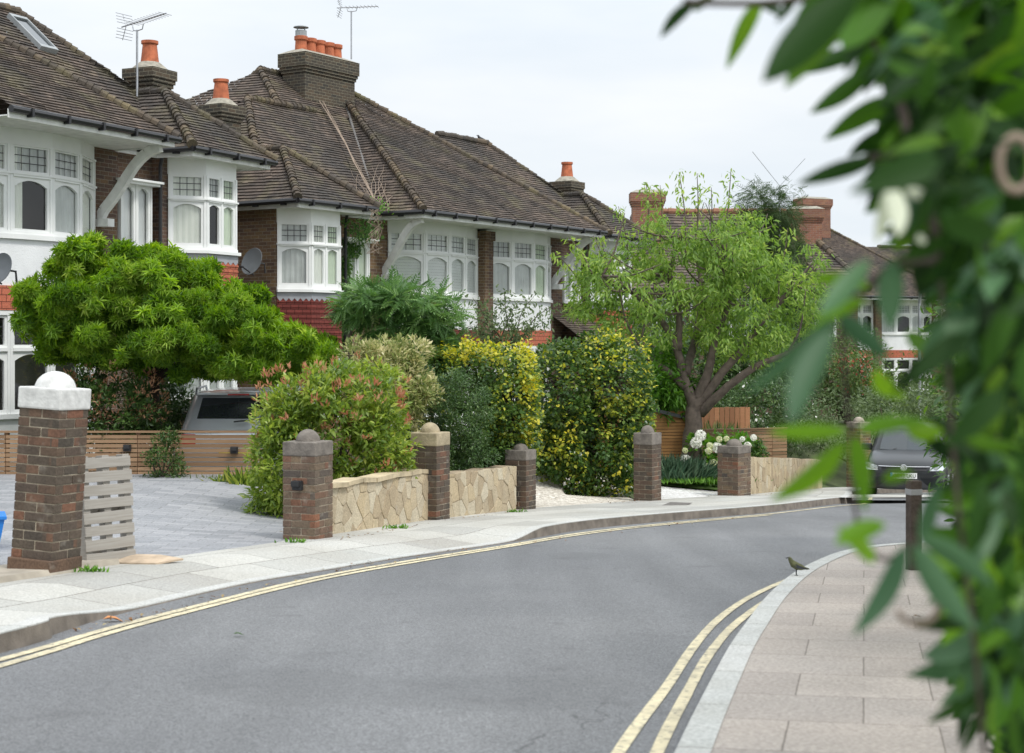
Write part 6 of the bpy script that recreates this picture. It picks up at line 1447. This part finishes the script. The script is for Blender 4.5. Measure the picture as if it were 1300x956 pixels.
for i, (px, py, lab) in enumerate(((374, 690, 'small weed at the foot of the lit pillar'), (505, 672, 'small weed growing at the foot of the sandstone wall'), (116, 727, 'small weed between the leaning pillar and the pallet'), (655, 651, 'small weed at the foot of the ivy hung pillar'))):
    q = Gp(px, py); r = plant('weed', lab, (q.x, q.y, q.z), 'weed'); n = 46; pos = rng.normal(size=(n, 3))*np.array([.07, .04, 0]); scatter('leaves', L_['bright'], T_simple(.3, .05, .2), pos, nrmz(rng.normal(size=(n, 3))*.7+np.array([0, 0, .8])), rng.normal(size=(n, 3)), .07, rng.uniform(0, 1, n), r)
# fallen leaves
for i, (px, py, s_, lab) in enumerate(((130, 790, .14, 'curled orange leaf lying by the near double yellow lines'), (296, 809, .07, 'small green leaf lying on the open road'), (1160, 786, .05, 'tiny brown leaf lying on the buff pavement'))):
    p = Gp(px, py, -.1 if i < 2 else 0); tv, tf = T_leaf(.6, .3, .3); o_ = scatter('fallen_leaf', [mat('orange_leaf', (.55, .24, .09), .8), L_['photinia_dark'], mat('brown_leaf', (.2, .12, .06), .8)][i], (tv, tf), np.zeros((1, 3)), np.array([[1, .3, .1]]), np.array([[0, 0, 1.]]), s_, np.array([.5])); o_.location = (p.x, p.y, p.z+.02); tag(o_, lab, 'leaf')

# ---------------------------------------------------------------- the climber close on the right, out of focus
F = {}
F['glossy'] = leafmat('climber_leaf', [(0, (.008, .026, .006)), (.5, (.022, .068, .010)), (.85, (.06, .16, .016)), (1, (.15, .28, .03))], .55, .38, .2)
F['light'] = leafmat('fresh_climber_leaf', [(0, (.07, .19, .015)), (1, (.18, .36, .02))], .4, .5)
F['grey'] = leafmat('grey_climber_leaf', [(0, (.03, .085, .035)), (1, (.09, .19, .085))], .5, .35, .35)
F['bud'] = leafmat('pale_bud', [(0, (.55, .60, .45)), (1, (.75, .78, .62))], .6, .4)
def bigleaf(parent, name, specs, mt):
    """specs: base px,py, tip px,py, width px, distance -> long curved leaves with a midrib"""
    V = []; Fc = []; T = []
    for (bx, by, tx, ty, wd, d) in specs:
        a = Wp(bx, by, d); b = Wp(tx, ty, d+random.uniform(-.08, .08)); ax = b-a; L = ax.length; ax.normalize(); view = ((a+b)/2).normalized(); side = ax.cross(view).normalized(); nn = side.cross(ax).normalized()
        side = (side+nn*random.uniform(-.35, .35)).normalized(); up = side.cross(ax); w2 = wd/2/2000*d; N = 9; k0 = len(V); bend = random.uniform(.02, .08)*L; sb_ = random.uniform(-.06, .06)*L
        for i in range(N+1):
            t = i/N; wv = w2*.86*(2.02*(t**.62)*((1-t)**.85) if 0 < t < 1 else .03); c0 = a+ax*(L*t)+up*bend*math.sin(math.pi*t)+side*sb_*math.sin(math.pi*t)
            V += [c0+side*wv+up*.18*wv, c0+side*wv*.5+up*.05*wv, c0-up*.10*wv, c0-side*wv*.5+up*.05*wv, c0-side*wv+up*.18*wv]; T += [random.random()]*0+[0]*5
        tn = random.random(); T[-5*(N+1):] = [tn]*(5*(N+1))
        for i in range(N):
            for k in range(4): q = k0+i*5+k; Fc.append((q, q+1, q+6, q+5))
    me = bpy.data.meshes.new(name); me.from_pydata([tuple(v) for v in V], [], Fc); at = me.attributes.new('tone', 'FLOAT', 'POINT'); at.data.foreach_set('value', T)
    me.polygons.foreach_set('use_smooth', [True]*len(me.polygons)); me.materials.append(mt); o = bpy.data.objects.new(name, me); C.objects.link(o); o.parent = parent; return o
random.seed(12)
r = empty('climbing_shrub', (0, 0, 0), 0, 'dark glossy climber hanging close to the camera down the right side', 'climber')
bigleaf(r, 'leaves', [(884, 0, 838, 48, 26, 1.9), (966, 0, 922, 88, 36, 1.8), (905, -6, 880, 14, 22, 1.9), (958, 2, 990, 20, 20, 1.8), (1092, -14, 968, 104, 84, 1.5), (1078, 12, 996, 112, 54, 1.6), (1136, -26, 1070, 62, 74, 1.6), (1050, -14, 1004, 40, 40, 1.6), (1120, -10, 1040, 62, 56, 1.7), (1150, -20, 1118, 72, 60, 1.6), (1130, 40, 1078, 104, 40, 1.8), (1160, 40, 1122, 120, 48, 1.7), (1108, 58, 1006, 94, 36, 1.9), (1106, 88, 1028, 144, 42, 1.8), (1140, 124, 1046, 178, 46, 1.8), (1150, 162, 1076, 198, 36, 1.9), (1118, 200, 1012, 234, 36, 1.7),
    (1095, 0, 1140, 60, 44, 1.6), (1090, 45, 1085, 75, 18, 1.9), (1150, 60, 1110, 112, 26, 1.9), (1160, 100, 1180, 170, 40, 1.8), (1150, 195, 1110, 232, 26, 1.9), (1170, 150, 1120, 165, 20, 2.)], F['glossy'])
bigleaf(r, 'grey_leaves', [(1062, 402, 945, 502, 34, 1.4), (1058, 418, 1004, 538, 58, 1.35), (1065, 400, 1130, 455, 46, 1.4), (1105, 330, 1040, 400, 44, 1.45), (1135, 330, 1130, 420, 54, 1.5), (1150, 690, 1082, 808, 46, 1.5), (1160, 690, 1238, 800, 52, 1.5), (1165, 680, 1262, 745, 44, 1.5), (1170, 690, 1192, 612, 36, 1.55), (1230, 560, 1290, 640, 60, 1.7), (1245, 470, 1230, 570, 46, 1.8), (1270, 620, 1240, 720, 56, 1.6), (1180, 215, 1140, 300, 50, 1.6)], F['grey'])
bigleaf(r, 'fresh_leaves', [(1078, 548, 975, 548, 34, 1.5), (1074, 560, 978, 636, 44, 1.5), (1084, 552, 1098, 650, 40, 1.5), (1088, 546, 1180, 535, 34, 1.5), (1150, 545, 1198, 548, 40, 1.6), (1105, 365, 1028, 352, 34, 1.6), (1100, 380, 1030, 420, 30, 1.6), (1110, 470, 1150, 505, 36, 1.6), (1150, 420, 1195, 460, 38, 1.7), (1125, 665, 1060, 690, 40, 1.5), (1110, 715, 1062, 668, 34, 1.5), (1120, 610, 1160, 600, 26, 1.6), (1190, 320, 1240, 380, 44, 1.8), (1235, 790, 1195, 820, 24, 1.7), (1240, 850, 1215, 880, 26, 1.7)], F['light'])
bigleaf(r, 'buds', [(1128, 228, 1140, 300, 38, 1.5), (1130, 235, 1112, 310, 30, 1.5), (1150, 240, 1185, 262, 24, 1.5), (1160, 300, 1180, 320, 16, 1.5)], F['bud'])
sp_ = []
g_ = random.Random(5)
for i in range(46):
    y = g_.uniform(-30, 330); x = g_.uniform(1140+max(0, y-180)*.25, 1320); a_ = g_.uniform(1.7, 3.0); l_ = g_.uniform(60, 115); sp_.append((x, y, x+l_*math.cos(a_), y+l_*math.sin(a_), g_.uniform(20, 36), g_.uniform(1.55, 2.1)))
for i in range(20):
    y = g_.uniform(560, 940); x = g_.uniform(1235, 1330); a_ = g_.uniform(1.4, 3.4); l_ = g_.uniform(50, 90); sp_.append((x, y, x+l_*math.cos(a_), y+l_*math.sin(a_), g_.uniform(18, 32), g_.uniform(1.6, 2.2)))
for q_ in ((1068, -6, 1032, 40, 22), (1120, 30, 1072, 92, 30), (1148, 20, 1108, 80, 30), (1130, 70, 1095, 120, 24), (1010, -8, 985, 30, 20), (1160, 235, 1120, 262, 20), (1150, 150, 1118, 186, 20), (1020, -4, 1050, 34, 20)): sp_.append((*q_, 1.75))
bigleaf(r, 'leaves', sp_, F['glossy'])
m = MB()
for pts, rad in ((((1180, -20), (1172, 120), (1185, 260), (1200, 420), (1212, 600), (1235, 800), (1250, 960)), .0026), (((1068, 380), (1072, 480), (1080, 560), (1088, 660), (1120, 710), (1160, 690)), .0024), (((1095, -5), (1110, 50), (1140, 120), (1160, 200), (1190, 300)), .005), (((870, 2), (960, 4), (1060, -6)), .004), (((1105, 200), (1140, 198), (1180, 220)), .004), (((1190, 330), (1130, 340), (1070, 400)), .004), (((1230, 200), (1250, 400), (1270, 600)), .003)):
    q = [Wp(a, b, 1.65+.1*math.sin(i)) for i, (a, b) in enumerate(pts)]; q3 = [Vector(v) for v in cat(q, 6)]; m.tube(q3, [rad*(1+.1*random.random()) for _ in q3], 7)
m.build('stem', M['bark_dark'], r)
m = MB(); q = [Wp(1290+22*math.cos(a), 208+34*math.sin(a), 1.5) for a in [i*.5 for i in range(14)]]; m.tube(cat(q, 3), .0045, 7); m.build('tendril', M['twig'], r); m = MB(); q = [Wp(1165+26*math.cos(a), 770+22*math.sin(a), 1.6) for a in [i*.4-.3 for i in range(9)]]; m.tube(cat(q, 3), .0032, 7); m.build('tendril', M['twig'], r)
# the fuller body of the climber further right, 1.6 to 4 m away
def edge(y):
    xs_ = [0, 100, 200, 260, 330, 400, 480, 540, 640, 700, 760, 860, 960]; ex = [1130, 1155, 1160, 1185, 1200, 1205, 1225, 1222, 1225, 1225, 1225, 1245, 1260]
    return float(np.interp(y, xs_, ex))
def fill(name, n, d0, d1, tpl, mt, size, mar, seed, parent, gap=.6, yr=(-60, 1000)):
    g = np.random.default_rng(seed); pos = []; cl = [(edge(y_)+mar+abs(g.normal())*80, y_, g.uniform(d0, d1)) for y_ in g.uniform(yr[0], yr[1], max(8, n//14))]
    while len(pos) < n:
        x, y, d = cl[g.integers(0, len(cl))]; x += g.normal()*26; y += g.normal()*30; d += g.normal()*.08
        if x > 1430 or x < edge(y): continue
        if 310 < y < 570 and x < 1275 and g.uniform() < gap: continue
        pos.append(tuple(Wp(x, y, max(1.35, d))))
    pos = np.array(pos); n = len(pos); ax = nrmz(g.normal(size=(n, 3))*.75+np.array([-.45, -.1, -.6])); nn = nrmz(g.normal(size=(n, 3))*.6+np.array([-.1, -.7, .6]))
    return scatter(name, mt, tpl, pos, ax, nn, size*g.uniform(.6, 1.3, n), g.uniform(0, 1, n)**1.2, parent)
BL_ = T_leaf(.36, .1, .22)
fill('foliage', 700, 1.5, 2.8, BL_, F['glossy'], .075, 6, 1, r)
fill('foliage', 1300, 1.7, 3.2, BL_, F['glossy'], .09, 0, 9, r, .6, (-60, 320))
fill('foliage', 90, 1.5, 2.6, BL_, F['grey'], .08, 16, 5, r)
fill('foliage', 110, 1.6, 3.0, BL_, F['light'], .06, 4, 2, r, .3)
fill('foliage', 4200, 2.8, 5.2, BL_, F['glossy'], .085, 26, 3, r, .8)
# hedge along the back of the buff pavement
base = (3.2, 8., -1.7); r = plant('tall_mixed_hedge', 'tall dense hedge along the back of the buff pavement', base, 'hedge')
V = []
for y in np.arange(2.8, 17, 1.1): x = 2.62+(y-8.6)*.235+.75; V.append(((x, y, .05), (.72, .8, 1.75), 4.))
leafy('foliage', L_['hedgeR'] if 'hedgeR' in L_ else leafmat('mixed_hedge_leaf', [(0, (.02, .06, .012)), (.6, (.06, .15, .02)), (.9, (.16, .30, .035)), (1, (.32, .17, .10))], .4, .35), LEAF, V, 900, .2, 26000, .085, r, shell=.85, base=base)
stems(r, base, tips_of(V, 14), .03)
